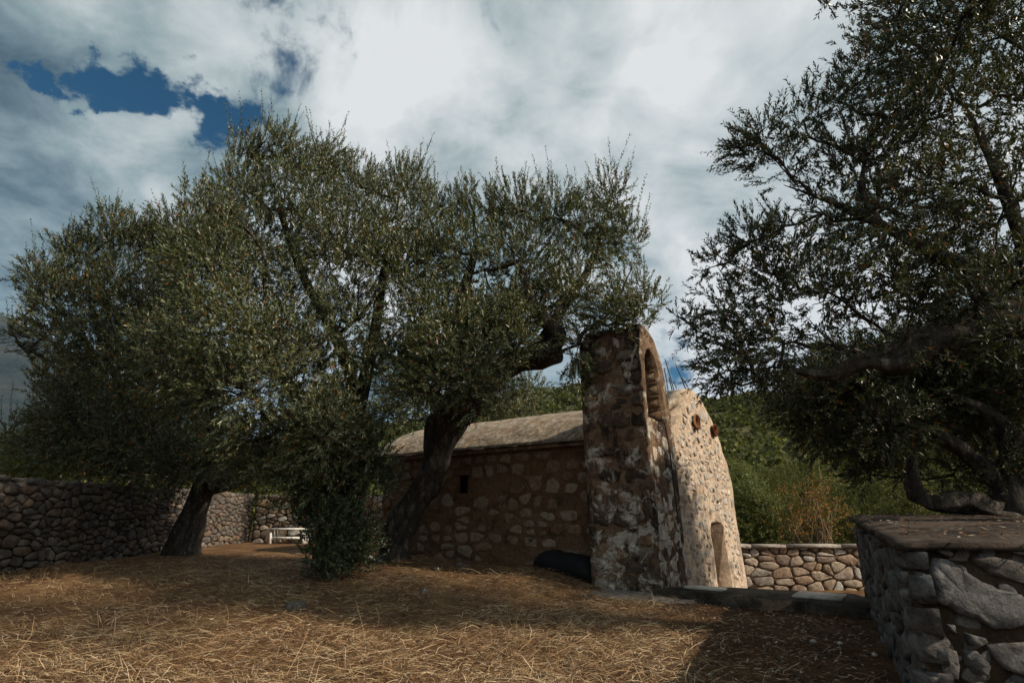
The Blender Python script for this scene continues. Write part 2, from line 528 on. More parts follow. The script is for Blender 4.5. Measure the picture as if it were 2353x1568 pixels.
def ground_z(x, y):
    """height of the bare ground"""
    x = np.asarray(x, float)
    y = np.asarray(y, float)
    u = (x - P0[0]) * UU[0] + (y - P0[1]) * UU[1]
    v = (x - P0[0]) * VV[0] + (y - P0[1]) * VV[1]
    z = 0.27 * sm(u, 0.6, 2.3) * sm(y, 6.5, 11.5)
    z = z + 0.10 * np.exp(-((x + 2.2) ** 2 + (y - 11.9) ** 2) / 1.2)
    # sunken yard in front of the chapel, held by the kerb
    yard = np.maximum(sm(-u, -0.75, -0.5), sm(v, 4.75, 4.9)) * sm(v, 0.15, 0.45)
    z = z - 0.52 * yard * (1 - sm(y, 22, 30))
    # hills: rising from behind the walls
    r = np.hypot(x, y)
    be = np.degrees(np.arctan2(x, np.maximum(y, 1e-3)))
    amp = np.interp(be, [-70, -40, -30, -20, 0, 8, 22, 45, 80], [0.02, 0.04, 0.06, 0.12, 0.19, 0.205, 0.178, 0.185, 0.12])
    t = np.clip((r - 24) / 105, 0, 1)
    hill = amp * 130 * (0.55 * t + 0.45 * t * t * (3 - 2 * t)) * (y > 0)
    hill = hill + np.where(r > 60, 1.3 * np.sin(x * 0.11 + 1) * np.sin(y * 0.07) * sm(r, 60, 110), 0) * (y > 0)
    fall = np.clip((r - 140) / 500, 0, 1)
    z = z + hill * (1 - 0.9 * fall)
    # little unevenness near by
    z = z + 0.018 * np.sin(x * 2.3 + 0.6) * np.sin(y * 1.9 + 1.1) + 0.012 * np.sin(x * 5.1) * np.sin(y * 4.3 + x)
    return z


# ---------------------------------------------------------------- ground, mountain
def axis_coords(lo, hi, step, far, n):
    mid = np.arange(lo, hi + 1e-6, step)
    g = np.geomspace(step * 1.2, 1.0, n)
    k = far / np.cumsum(np.geomspace(0.2, far * 0.22, n))[-1]
    tail = np.cumsum(np.geomspace(0.2, far * 0.22, n)) * k
    return np.concatenate([(lo - tail)[::-1], mid, hi + tail])


gx = axis_coords(-14, 9, 0.16, 3500, 55)
gy = axis_coords(1.5, 16, 0.14, 3500, 55)
GX, GY = np.meshgrid(gx, gy)
GZ = ground_z(GX, GY)
nx, ny = len(gx), len(gy)
idx = np.arange(nx * ny).reshape(ny, nx)
F4 = np.stack([idx[:-1, :-1], idx[:-1, 1:], idx[1:, 1:], idx[1:, :-1]], -1).reshape(-1, 4)


def f_ground(k):
    """soil near by, scrub-covered earth on the slopes"""
    P = gpos(k)
    s = k('ShaderNodeSeparateXYZ', {0: P})
    n = k.noise(P, 1.4, 8, 0.68)
    n2 = k.noise(P, 9, 8, 0.7)
    soil = k.ramp(n2, [(0.3, (0.055, 0.029, 0.016)), (0.5, (0.125, 0.068, 0.034)), (0.72, (0.22, 0.135, 0.07))])
    soil = k.mix(k.math('MULTIPLY', k.smooth(n, 0.45, 0.65), 0.6), soil, (0.26, 0.165, 0.08))
    # damp trodden earth, without straw, along the terrace wall
    tr = k.math('SUBTRACT', s.outputs[0], k.math('MULTIPLY_ADD', s.outputs[1], 0.25, -0.1))
    tr = k.math('ADD', tr, k.math('MULTIPLY_ADD', n, 1.2, -0.6))
    tr = k.math('MULTIPLY', k.smooth(tr, -0.1, 0.7), k.math('SUBTRACT', 1.0, k.smooth(s.outputs[1], 8.2, 9.2)))
    soil = k.mix(k.math('MULTIPLY', tr, 0.85), soil, k.mix(1.0, soil, (0.42, 0.38, 0.36), 'MULTIPLY'))
    scrub = k.ramp(k.noise(P, 0.35, 8, 0.7), [(0.35, (0.040, 0.045, 0.020)), (0.55, (0.085, 0.078, 0.035)), (0.75, (0.17, 0.13, 0.07))])
    col = k.mix(k.smooth(s.outputs[1], 20.0, 26.0), soil, scrub)
    h = k.math('ADD', n2, k.math('MULTIPLY', k.noise(P, 60, 4), 0.4))
    finish(k, col, 1.0, 0.1, h, 0.9, 0.04)


M['ground'] = material('ground_soil', f_ground)
gv = np.stack([GX, GY, GZ], -1).reshape(-1, 3)
g_me = mesh_from('ground', gv, F4, True)
add('ground', g_me, M['ground'], None, (0, 0, 0), kind='structure')

# blue mountain far to the left
mv, mf = [], []
NB, NR = 90, 26
for i in range(NB):
    be = R(-75 + 62 * i / (NB - 1))
    for j in range(NR):
        t = j / (NR - 1)
        rr = 1500 + 2200 * t
        x, y = rr * math.sin(be), rr * math.cos(be)
        bd = math.degrees(be)
        crest = np.interp(bd, [-75, -60, -50, -43, -39, -34, -28, -20, -13], [560, 700, 760, 700, 620, 470, 300, 120, 20])
        prof = math.sin(min(t / 0.62, 1.0) * math.pi / 2) ** 1.3 if t < 0.62 else max(0.0, 1 - (t - 0.62) * 1.6)
        h = crest * prof * (1 + 0.22 * fbm(x * 0.0021, y * 0.0021, 3.1, 5)) + 45 * fbm(x * 0.006, y * 0.006, 1.0, 5) * prof - 8
        mv.append((x, y, h))
for i in range(NB - 1):
    for j in range(NR - 1):
        a = i * NR + j
        mf.append((a, a + NR, a + NR + 1, a + 1))
add('mountain', mesh_from('mountain', mv, mf, True), M['mountain'], None, (0, 0, 0), kind='structure')


# ---------------------------------------------------------------- stones
def clip(poly, p, n):
    out = []
    m = len(poly)
    for i in range(m):
        a, b = poly[i], poly[(i + 1) % m]
        da = (a[0] - p[0]) * n[0] + (a[1] - p[1]) * n[1]
        db = (b[0] - p[0]) * n[0] + (b[1] - p[1]) * n[1]
        if da <= 0:
            out.append(a)
        if da * db < 0:
            t = da / (da - db)
            out.append((a[0] + t * (b[0] - a[0]), a[1] + t * (b[1] - a[1])))
    return out


def pack(W, H, cw, chh, rg, jit=0.42, vary=0.35):
    """irregular stones that fill a W x H panel: polygons from a jittered, stretched Voronoi diagram"""
    pts = []
    t = 0.0
    row = 0
    while t < H + 0.5 * chh:
        h = chh * rg.uniform(1 - vary, 1 + vary)
        s = rg.uniform(-0.5, 0.3) * cw
        while s < W + cw * 0.5:
            wd = cw * rg.uniform(1 - vary * 1.3, 1 + vary * 1.4)
            if rg.random() < 0.14:
                pts.append((s + wd * 0.4, t + h * 0.25))
                pts.append((s + wd * 0.5, t + h * 0.78))
            else:
                pts.append((s + wd / 2 + rg.uniform(-jit, jit) * cw * 0.3, t + h / 2 + rg.uniform(-jit, jit) * h))
            s += wd
        t += h
        row += 1
    pts = np.array(pts)
    asp = cw / chh
    Q = pts * np.array([1, asp])
    polys = []
    for i, p in enumerate(pts):
        if p[0] < -0.7 * cw or p[0] > W + 0.7 * cw or p[1] > H + 0.6 * chh:
            continue
        poly = [(0, 0), (W, 0), (W, H), (0, H)]
        d = np.hypot(*(Q - Q[i]).T)
        for j in np.argsort(d)[1:22]:
            if d[j] > 3.2 * cw:
                break
            mid = (Q[i] + Q[j]) / 2
            n = Q[j] - Q[i]
            poly = clip(poly, (mid[0], mid[1] / asp), (n[0], n[1] * asp))
            if len(poly) < 3:
                break
        if len(poly) >= 3:
            polys.append(poly)
    return polys


def area(poly):
    return 0.5 * abs(sum(poly[i][0] * poly[(i + 1) % len(poly)][1] - poly[(i + 1) % len(poly)][0] * poly[i][1] for i in range(len(poly))))


def stone_mesh(poly, gap, h, back, rg, rough=0.35, round_=0.22):
    """a stone from its outline: rounded face, bevelled edge, sides going back into the wall; local (s, t, depth) about its middle"""
    P = np.array(poly)
    e = np.linalg.norm(np.roll(P, -1, 0) - P, axis=1)
    P = P[e > 0.012]
    if len(P) < 3:
        return None
    c = P.mean(0)
    size = math.sqrt(max(area(poly), 1e-6))
    if size < 0.045:
        return None
    k = max(0.35, 1 - 2 * gap / size)
    P = c + (P - c) * k
    # cut the corners
    Q = []
    n = len(P)
    for i in range(n):
        a, b = P[i], P[(i + 1) % n]
        f1 = round_ * rg.uniform(0.7, 1.3)
        f2 = round_ * rg.uniform(0.7, 1.3)
        Q.append(a + (b - a) * f1)
        Q.append(a + (b - a) * (1 - f2))
    Q = np.array(Q)
    if np.cross(Q[1] - Q[0], Q[2] - Q[1]) < 0 and np.sum(Q[:, 0] * np.roll(Q[:, 1], -1) - np.roll(Q[:, 0], -1) * Q[:, 1]) < 0:
        Q = Q[::-1]
    elif np.sum(Q[:, 0] * np.roll(Q[:, 1], -1) - np.roll(Q[:, 0], -1) * Q[:, 1]) < 0:
        Q = Q[::-1]
    Q = Q + rg.normal(0, 0.014 * size, Q.shape)
    n = len(Q)
    q = Q - c
    tilt = rg.normal(0, 0.12, 2) * rough * 2 * min(1.0, (0.15 / size) ** 2)
    v = [(x, y, -back) for x, y in q]
    v += [(x * 0.99, y * 0.99, h * 0.45 + tilt[0] * x + tilt[1] * y) for x, y in q]
    ins_ = rg.uniform(0.07, 0.15, n) * min(size, 0.32) / np.maximum(np.hypot(q[:, 0], q[:, 1]), 0.02)
    v += [(x * k2, y * k2, h * (0.95 + rg.normal(0, 0.3) * rough * 2) + tilt[0] * x + tilt[1] * y) for x, y, k2 in zip(q[:, 0], q[:, 1], np.clip(1 - ins_, 0.55, 0.97))]
    v.append((rg.normal(0, 0.1) * size, rg.normal(0, 0.1) * size, h * (1.0 + rg.normal(0, 0.4) * rough)))
    f = []
    for L in (0, 1):
        for i in range(n):
            f.append((L * n + i, L * n + (i + 1) % n, (L + 1) * n + (i + 1) % n, (L + 1) * n + i))
    for i in range(n):
        f.append((2 * n + i, 2 * n + (i + 1) % n, 3 * n))
    return np.array(v), f, c


def lay_stones(polys, frame, mat, parent, gap, h, rg, back=0.06, limit=300, rough=0.35, round_=0.22, keep=1.0, surf=None, name='stone', smooth=True):
    """every polygon becomes a stone: an object of its own up to the limit, the rest one joined part"""
    O, E1, E2, N = frame
    items = []
    for p in polys:
        if rg.random() > keep:
            continue
        r_ = stone_mesh(p, gap * rg.uniform(0.8, 1.25), h * rg.uniform(0.6, 1.4), back, rg, rough, round_)
        if r_:
            items.append((area(p), r_))
    items.sort(key=lambda a: -a[0])
    rest = MB()
    count = 0
    for a_, (v, f, c) in items:
        off = surf(c[0], c[1]) if surf else 0.0
        org = O + E1 * c[0] + E2 * c[1] + N * off
        V = np.outer(v[:, 0], E1) + np.outer(v[:, 1], E2) + np.outer(v[:, 2], N)
        if np.dot(np.cross(E1, E2), N) < 0:
            f = [q[::-1] for q in f]
        if count < limit:
            add(name, mesh_from(name, V, f, smooth), mat, parent, tuple(org))
        else:
            rest.put(V + org, f)
        count += 1
    if rest.v:
        rest.build('small_stones', mat, parent, smooth, kind='stuff')
    return min(count, limit)


def stone_face_wall(name, label, A, B, z0, z1, thick, cw, chh, mat, core, seed, gap=0.012, h=0.04, limit=300, away=None, cap=None, group=None, top_jag=0.10):
    """free-standing rubble wall from A to B: a dark core with stones laid on the face that looks at the near side"""
    A, B = np.array(A, float), np.array(B, float)
    rg = np.random.default_rng(seed)
    e1 = B - A
    L = np.linalg.norm(e1)
    e1 /= L
    n = np.cross(e1, ZZ)
    if away is not None and np.dot(n, away) > 0:
        n = -n
    root = thing(name, (*((A + B)[:2] / 2), z0), label, 'wall', group)
    m = MB()
    seg = max(2, int(L / 0.5))
    for side in range(seg):
        a = A + e1 * L * side / seg
        m.box(a * [1, 1, 0] + ZZ * z0 - n * thick, e1 * (L / seg + 0.001 * (side % 2)), n * (thick - 0.03 - 0.002 * (side % 2)), ZZ * (z1 - z0 - 0.02 - rg.uniform(0, top_jag)))
    m.build('core', core, root)
    polys = pack(L, z1 - z0, cw, chh, rg, 0.5, 0.62)
    lay_stones(polys, (A * [1, 1, 0] + ZZ * z0 - n * 0.03, e1, ZZ, n), mat, root, gap, h, rg, back=0.12, limit=limit)
    if cap:
        c = MB()
        s = 0.0
        while s < L:
            l = min(rg.uniform(0.8, 1.6), L - s)
            c.box(A * [1, 1, 0] + e1 * s + ZZ * (z1 - 0.015) - n * (thick + 0.02), e1 * (l - 0.004), n * (thick + 0.07), ZZ * (0.07 + rg.uniform(0, 0.012)))
            s += l
        c.build('coping', cap, root)
    else:
        # flat stones along the top
        tops = pack(L, thick, cw * 1.1, 0.26, rg)
        lay_stones(tops, (A * [1, 1, 0] + ZZ * (z1 - 0.03), e1, -n, ZZ), mat, root, gap, h * 1.2, rg, back=0.12, limit=0)
    return root


# ---------------------------------------------------------------- chapel
chapel = thing('stone_chapel', tuple(ch(3.5, 2.7, 0)), 'small old stone chapel with rounded vault roof and bell gable at its corner', 'chapel')


def fix_normals(me):
    bm = bmesh.new()
    bm.from_mesh(me)
    bmesh.ops.remove_doubles(bm, verts=bm.verts, dist=1e-5)
    bmesh.ops.recalc_face_normals(bm, faces=bm.faces)
    bm.to_mesh(me)
    bm.free()
    me.update()


def boolean(o, cutters):
    fix_normals(o.data)
    for c in cutters:
        fix_normals(c.data)
    for i, c in enumerate(cutters):
        md = o.modifiers.new('cut%d' % i, 'BOOLEAN')
        md.object = c
        md.operation = 'DIFFERENCE'
        md.solver = 'EXACT'
    dg = bpy.context.evaluated_depsgraph_get()
    me = bpy.data.meshes.new_from_object(o.evaluated_get(dg))
    o.modifiers.clear()
    old = o.data
    o.data = me
    bpy.data.meshes.remove(old)
    for c in cutters:
        d = c.data
        bpy.data.objects.remove(c)
        bpy.data.meshes.remove(d)


def cutter(verts, faces):
    o = bpy.data.objects.new('cutter', mesh_from('cutter', verts, faces))
    COL.objects.link(o)
    return o


def slab(face_pt, back_pt, cols, tops, base, rows, rough, seed, freq=1.6):
    """solid wall: columns at parameter c, from base to top(c), front face roughened, flat back"""
    nc = len(cols)
    v, f = [], []
    for layer in (0, 1):
        for i, c in enumerate(cols):
            for j in range(rows + 1):
                z = base + (tops[i] - base) * j / rows
                if layer == 0:
                    d = rough * (fbm(c * freq + seed, z * freq, seed, 4) + 0.35 * fbm(c * 5 + seed, z * 5, seed, 3))
                    v.append(face_pt(c, z, d))
                else:
                    v.append(back_pt(c, z))
    k = rows + 1
    o2 = nc * k
    for i in range(nc - 1):
        for j in range(rows):
            a = i * k + j
            f.append((a, a + k, a + k + 1, a + 1))
            b = o2 + a
            f.append((b, b + 1, b + k + 1, b + k))
        f.append((i * k, o2 + i * k, o2 + (i + 1) * k, (i + 1) * k))
        t = i * k + rows
        f.append((t, t + k, o2 + t + k, o2 + t))
    for j in range(rows):
        f.append((j, j + 1, o2 + j + 1, o2 + j))
        e = (nc - 1) * k + j
        f.append((e, o2 + e, o2 + e + 1, e + 1))
    return v, f


rgc = np.random.default_rng(21)
E_SIDE = 0.62                       # the side wall stands this far behind the bell gable's outer face
# --- side wall
cols = np.linspace(1.0, 7.7, 80)
v, f = slab(lambda c, z, d: ch(c, E_SIDE - d, z), lambda c, z: ch(c, E_SIDE + 0.55, z), cols, [2.63] * 80, -0.25, 32, 0.05, 3.3)
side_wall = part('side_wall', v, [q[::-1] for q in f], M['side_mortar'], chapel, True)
# small square window cut into it
wu, wz, ww, wh = 4.93, 1.90, 0.15, 0.20
cb = MB()
cb.box(ch(wu - ww, E_SIDE - 0.3, wz - wh), UU * 2 * ww, VV * 0.75, ZZ * 2 * wh)
cut = cutter(np.array(cb.v) - np.array(POS[side_wall.name]), cb.f)
cut.location = POS[side_wall.name]
bpy.context.view_layer.update()
boolean(side_wall, [cut])
wb = MB()
wb.box(ch(wu - ww - 0.02, E_SIDE + 0.09, wz - wh - 0.02), UU * (2 * ww + 0.04), VV * 0.03, ZZ * (2 * wh + 0.04))
wb.build('window_dark_panel', M['inside_shade'], chapel)  # near-black panel, the shade of the interior put into its colour
lt = MB()
lt.box(ch(wu - ww - 0.12, E_SIDE - 0.035, wz + wh + 0.003), UU * (2 * ww + 0.24), VV * 0.2, ZZ * 0.10)
lt.build('window_lintel', M['side_stone'], chapel)
polys = [p for p in pack(6.3, 2.75, 0.42, 0.28, rgc, 0.32, 0.4)]
polys = [p for p in polys if abs(1.4 + np.mean([q[0] for q in p]) - wu) > 0.34 or abs(-0.2 + np.mean([q[1] for q in p]) - wz) > 0.40]
polys = [p for p in polys if np.mean([q[1] for q in p]) < 2.72]
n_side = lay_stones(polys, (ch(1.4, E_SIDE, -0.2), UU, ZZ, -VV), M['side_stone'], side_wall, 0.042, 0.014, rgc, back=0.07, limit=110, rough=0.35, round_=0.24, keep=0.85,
                    surf=lambda s_, t_: 0.05 * (fbm((s_ + 1.4) * 1.6 + 3.3, (t_ - 0.2) * 1.6, 3.3, 4) + 0.35 * fbm((s_ + 1.4) * 5 + 3.3, (t_ - 0.2) * 5, 3.3, 3)))

# --- eave slab and vault
eb = MB()
s = -0.02
while s < 7.86:
    l = min(rgc.uniform(0.9, 1.7), 7.88 - s)
    eb.box(ch(max(s, 1.0), E_SIDE - 0.17, 2.615 + rgc.uniform(-0.006, 0.006)), UU * (l - 0.006 - max(0, 1.0 - s)), VV * 0.75, ZZ * 0.075) if s + l > 1.05 else None
    s += l
eb.build('eave', M['kerb'], chapel)


def vault_profile(t):
    """(v, z) round the vault, t in 0..1 from the near eave over the ridge to the far eave"""
    pts_ = [(E_SIDE - 0.18, 2.69), (0.72, 2.95), (1.05, 3.18), (1.5, 3.40), (2.1, 3.59), (2.75, 3.66), (3.35, 3.58), (3.9, 3.32), (4.4, 2.95), (4.75, 2.55), (4.98, 2.1)]
    return pts_


vp = spline([(a, 0, b) for a, b in vault_profile(0)], 44)
rv, rf = [], []
us = np.linspace(0.18, 7.95, 90)
for u_ in us:
    for p in vp:
        d = 0.03 * fbm(u_ * 1.3, p[0] * 1.3, 5.0, 4) + 0.02 * fbm(u_ * 6, p[0] * 6, 9.0, 3)
        rv.append(ch(u_, p[0], p[2] + d))
nv = len(vp)
for i in range(len(us) - 1):
    for j in range(nv - 1):
        a = i * nv + j
        rf.append((a, a + 1, a + nv + 1, a + nv))
b0 = len(rv)
for u_ in us:                        # underside, so that the vault is a shell with thickness
    for p in vp:
        rv.append(ch(u_, p[0] + (0.05 if p[0] < 2.7 else -0.05), p[2] - 0.13))
for i in range(len(us) - 1):
    for j in range(nv - 1):
        a = b0 + i * nv + j
        rf.append((a, a + nv, a + nv + 1, a + 1))
for i in range(len(us) - 1):
    for j in (0, nv - 1):
        a, b = i * nv + j, b0 + i * nv + j
        q = (a, a + nv, b + nv, b)
        rf.append(q if j == 0 else q[::-1])
for j in range(nv - 1):
    rf.append((j, b0 + j, b0 + j + 1, j + 1))
    e = (len(us) - 1) * nv
    rf.append((e + j, e + j + 1, b0 + e + j + 1, b0 + e + j))
roof = part('vault_roof', rv, rf, M['roof'], chapel, True)
# far side wall and end wall close the chapel
cw_ = MB()
cw_.box(ch(0.5, 4.40, -0.7), UU * 7.2, VV * 0.5, ZZ * 2.95)
cw_.build('side_wall', M['side_mortar'], chapel)
cols = np.linspace(0.70, 4.85, 40)
tops = np.interp(cols, vp[:, 0], vp[:, 2]) - 0.06
v, f = slab(lambda c, z, d: ch(7.72 + d, c, z), lambda c, z: ch(7.25, c, z), cols, tops, -0.5, 16, 0.04, 8.1)
part('end_wall', v, f, M['side_mortar'], chapel, True)

# --- front wall with door
front_top = [(0.70, 2.3), (1.0, 2.62), (1.44, 2.86), (1.85, 3.26), (2.25, 3.66), (2.62, 3.88), (3.0, 3.84), (3.42, 3.66), (3.9, 3.33), (4.43, 2.86), (4.79, 2.36), (4.97, 1.95), (5.02, 1.4)]
fx = np.array([a for a, b in front_top])
fz = np.array([b for a, b in front_top])
cols = np.concatenate([np.linspace(0.70, 4.9, 84), [4.94, 4.98, 5.01]])
tops = np.interp(cols, fx, fz) + np.array([0.03 * fbm(c * 3, 2.2, 0.3, 3) for c in cols])
FU = 0.10


def front_d(c, z):
    return 0.04 * (fbm(c * 1.6 + 5.5, z * 1.6, 5.5, 4) + 0.35 * fbm(c * 5 + 5.5, z * 5, 5.5, 3))


v, f = slab(lambda c, z, d: ch(FU - d - 0.04 * max(0, 1.2 - z), c, z), lambda c, z: ch(FU + 0.5, c, z), cols, tops, -0.75, 74, 0.04, 5.5)
front = part('front_wall', v, f, M['front_mortar'], chapel, True)
DV0, DV1, DZ = 3.02, 3.90, 1.10
dp = [(DV0, -0.9), (DV1, -0.9), (DV1 + 0.02, 0.96), (DV1 - 0.12, 1.06), (3.5, 1.10), (DV0 + 0.1, 1.06), (DV0 - 0.01, 0.95)]
dv = [ch(-0.5, a, z) for a, z in dp] + [ch(FU + 0.34, a, z) for a, z in dp]
nd = len(dp)
df = [tuple(range(nd))[::-1], tuple(range(nd, 2 * nd))] + [(i, (i + 1) % nd, nd + (i + 1) % nd, nd + i) for i in range(nd)]
cut = cutter(np.array(dv) - np.array(POS[front.name]), df)
cut.location = POS[front.name]
bpy.context.view_layer.update()
boolean(front, [cut])
# old plank door set back in the opening
door = MB()
door.box(ch(FU + 0.325, DV0 - 0.05, -0.7), UU * 0.03, VV * (DV1 - DV0 + 0.1), ZZ * 1.85)
wood = material('old_wood', lambda k: finish(k, k.ramp(k.noise(k('ShaderNodeVectorMath', {0: gpos(k), 1: (1, 1, 0.08)}, operation='MULTIPLY').outputs[0], 22, 6), [(0.3, (0.05, 0.032, 0.02)), (0.7, (0.15, 0.10, 0.065))]), 0.8, 0.2))
door_o = door.build('door', wood, chapel)
for i in range(5):
    pb = MB()
    w0 = (DV1 - DV0) / 5
    pb.box(ch(FU + 0.30, DV0 + i * w0 + 0.006, -0.7), UU * 0.022, VV * (w0 - 0.012), ZZ * 1.72)
    pb.build('plank', wood, door_o)

polys = pack(4.35, 4.75, 0.24, 0.16, rgc, 0.5, 0.55)
good = []
for p in polys:
    c = np.mean(np.array(p), 0) + [0.70, -0.75]
    ext = max(q[0] for q in p) + 0.70
    topz = min(np.interp(min(q[0] for q in p) + 0.70, fx, fz), np.interp(ext, fx, fz))
    if max(q[1] for q in p) - 0.75 > topz - 0.03 or ext > 5.0:
        continue
    if min(q[0] for q in p) + 0.70 < DV1 + 0.01 and ext > DV0 - 0.02 and min(q[1] for q in p) - 0.75 < DZ + 0.02:
        continue
    if any(math.hypot(c[0] - a, c[1] - b) < 0.20 for a, b in ((2.70, 3.15), (3.88, 3.10))):
        continue
    if c[0] < 1.15 and c[1] < 2.6:
        continue
    good.append(p)
n_front = lay_stones(good, (ch(FU, 0.70, -0.75), VV, ZZ, -UU), M['front_stone'], front, 0.022, 0.014, rgc, back=0.08, limit=120, rough=0.8, round_=0.15, keep=0.95, smooth=False,
                     surf=lambda s_, t_: front_d(s_ + 0.70, t_ - 0.75) + 0.04 * max(0, 1.95 - t_) - 0.004)
# clay dishes let into the wall above the door
for (a, b, rr) in ((2.70, 3.15, 0.17), (3.88, 3.10, 0.14)):
    d = MB()
    ring = []
    prof = [(rr * 1.08, 0.02), (rr * 1.0, 0.055), (rr * 0.86, 0.05), (rr * 0.7, -0.02), (rr * 0.35, -0.06), (0.02, -0.07)]
    off = front_d(a, b)
    for i, (r_, dd) in enumerate(prof):
        for j in range(20):
            an = 2 * math.pi * j / 20
            rr_ = r_ * (1 + 0.08 * pnoise((math.cos(an) * 2 + a, math.sin(an) * 2, i * 0.4)))
            d.v.append(tuple(ch(FU - off - dd - 0.03, a + rr_ * math.cos(an), b + rr_ * math.sin(an))))
    for i in range(len(prof) - 1):
        for j in range(20):
            d.f.append((i * 20 + j, (i + 1) * 20 + j, (i + 1) * 20 + (j + 1) % 20, i * 20 + (j + 1) % 20))
    d.f.append(tuple(5 * 20 + j for j in range(20)))
    d.build('clay_dish', M['clay'] if rr > 0.15 else M['clay_dark'], chapel, True)

# --- bell gable: thick pier with an arched opening near its top
prof = [(0.0, -0.7), (1.22, -0.7), (1.20, 0.6), (1.17, 1.6), (1.15, 2.4), (1.09, 2.9), (1.02, 3.35), (0.92, 3.78), (0.76, 4.14), (0.54, 4.42), (0.28, 4.57), (0.02, 4.62), (-0.12, 4.56), (-0.16, 4.3), (-0.14, 3.4), (-0.10, 2.6), (-0.04, 1.5), (0.0, 0.6)]


def gable_left(z):
    return np.interp(z, [-0.7, 0.6, 1.5, 2.6, 3.4, 4.3, 4.6], [0.0, 0.0, -0.04, -0.10, -0.14, -0.16, -0.10])


def gable_right(z):
    return np.interp(z, [-0.7, 0.6, 1.6, 2.4, 2.9, 3.35, 3.78, 4.14, 4.42, 4.57, 4.63], [1.22, 1.20, 1.17, 1.15, 1.09, 1.02, 0.92, 0.76, 0.54, 0.30, 0.10])


GT = 1.22
gv_, gf_ = [], []
rowsz = np.concatenate([np.linspace(-0.7, 4.3, 84), np.linspace(4.35, 4.62, 8)])
NCA, NCB = 18, 18                    # columns on the front (v) and on the side (u)


def gable_back(z):
    return GT + 0.06 - 0.02 * z / 4.6 - 0.16 * np.clip((z - 4.25) / 0.35, 0, 1) ** 2


def ring_at(z):
    l, r_, t = gable_left(z), gable_right(z), gable_back(z)
    pts_ = []
    for i in range(NCA):
        pts_.append((0.0, l + (r_ - l) * i / NCA, 0))
    for i in range(NCB):
        pts_.append((t * i / NCB, r_, 1))
    for i in range(NCA):
        pts_.append((t, r_ + (l - r_) * i / NCA, 2))
    for i in range(NCB):
        pts_.append((t * (1 - i / NCB), l, 3))
    return pts_


def gable_d(a, z, sd):
    """the pier's surface is lumpy, with courses standing in and out"""
    return 0.075 * fbm(a * 1.4 + sd * 3.7, z * 1.4, 2.0 + sd, 4) + 0.03 * fbm(a * 5 + sd, z * 7, 1.0, 3)


for z in rowsz:
    for (uu, vv_, sd) in ring_at(z):
        a = vv_ if sd in (0, 2) else uu
        d = gable_d(a, z, sd)
        nu, nvv = ((-1, 0), (0, 1), (1, 0), (0, -1))[sd]
        gv_.append(ch(uu + nu * d, vv_ + nvv * d, z + 0.02 * fbm(uu * 4, vv_ * 4, z, 2)))
NRG = 2 * (NCA + NCB)
for i in range(len(rowsz) - 1):
    for j in range(NRG):
        gf_.append((i * NRG + j, i * NRG + (j + 1) % NRG, (i + 1) * NRG + (j + 1) % NRG, (i + 1) * NRG + j))
gf_.append(tuple(range(NRG))[::-1])
top0 = (len(rowsz) - 1) * NRG
cen = np.mean(np.array(gv_[top0:top0 + NRG]), 0) + ZZ * 0.03
gv_.append(cen)
for j in range(NRG):
    gf_.append((top0 + j, top0 + (j + 1) % NRG, len(gv_) - 1))
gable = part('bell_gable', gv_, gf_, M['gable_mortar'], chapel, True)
# arched opening right through
ap = [(0.02, 2.90), (0.79, 2.84), (0.76, 3.2), (0.68, 3.6), (0.58, 3.92), (0.44, 4.12), (0.27, 4.22), (0.12, 4.17), (0.02, 4.02), (0.0, 3.5)]
na = len(ap)
av = [ch(-0.4, a, z) for a, z in ap] + [ch(GT + 0.5, a, z) for a, z in ap]
af = [tuple(range(na))[::-1], tuple(range(na, 2 * na))] + [(i, (i + 1) % na, na + (i + 1) % na, na + i) for i in range(na)]
cut = cutter(np.array(av) - np.array(POS[gable.name]), af)
cut.location = POS[gable.name]
bpy.context.view_layer.update()
boolean(gable, [cut])

# stones in courses on the pier's dark outer face and on its sunlit front
polys = pack(GT - 0.06, 5.0, 0.50, 0.25, rgc, 0.3, 0.4)
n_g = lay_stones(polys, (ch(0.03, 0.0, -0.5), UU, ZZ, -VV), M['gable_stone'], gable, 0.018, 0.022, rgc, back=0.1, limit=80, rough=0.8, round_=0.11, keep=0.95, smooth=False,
                 surf=lambda s_, t_: gable_d(s_ + 0.03, t_ - 0.5, 3) - gable_left(t_ - 0.5) - 0.012)
polys = pack(1.16, 4.6, 0.30, 0.30, rgc, 0.45, 0.4)
good = []
for p in polys:
    q = np.array(p) + [0.02, -0.5]
    if q[:, 1].max() > 4.5 or q[:, 0].max() > gable_right(q[:, 1].max()) - 0.03:
        continue
    if q[:, 1].max() > 2.84 and q[:, 1].min() < 4.2 and q[:, 0].min() < 0.8 - 0.35 * max(0, q[:, 1].mean() - 3.3) and q[:, 0].max() > 0.0:
        continue
    good.append(p)
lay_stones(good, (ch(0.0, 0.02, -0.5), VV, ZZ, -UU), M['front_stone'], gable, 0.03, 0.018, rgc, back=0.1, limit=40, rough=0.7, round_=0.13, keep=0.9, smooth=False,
           surf=lambda s_, t_: gable_d(s_ + 0.02, t_ - 0.5, 0) - 0.012)
# blocks of the opening's far jamb
for i, z in enumerate(np.arange(2.92, 3.9, 0.25)):
    jb = MB()
    vr = np.interp(z + 0.1, [2.84, 3.2, 3.6, 3.92], [0.79, 0.76, 0.68, 0.58])
    hh = 0.22
    jb.box(ch(0.06 + 0.02 * (i % 2), vr - 0.03, z), UU * 0.52, VV * 0.09, ZZ * hh)
    jb.box(ch(0.61 + 0.03 * (i % 2), vr - 0.022, z + 0.01), UU * 0.5, VV * 0.09, ZZ * (hh - 0.015))
    jb.build('jamb_block', M['side_stone'], gable)

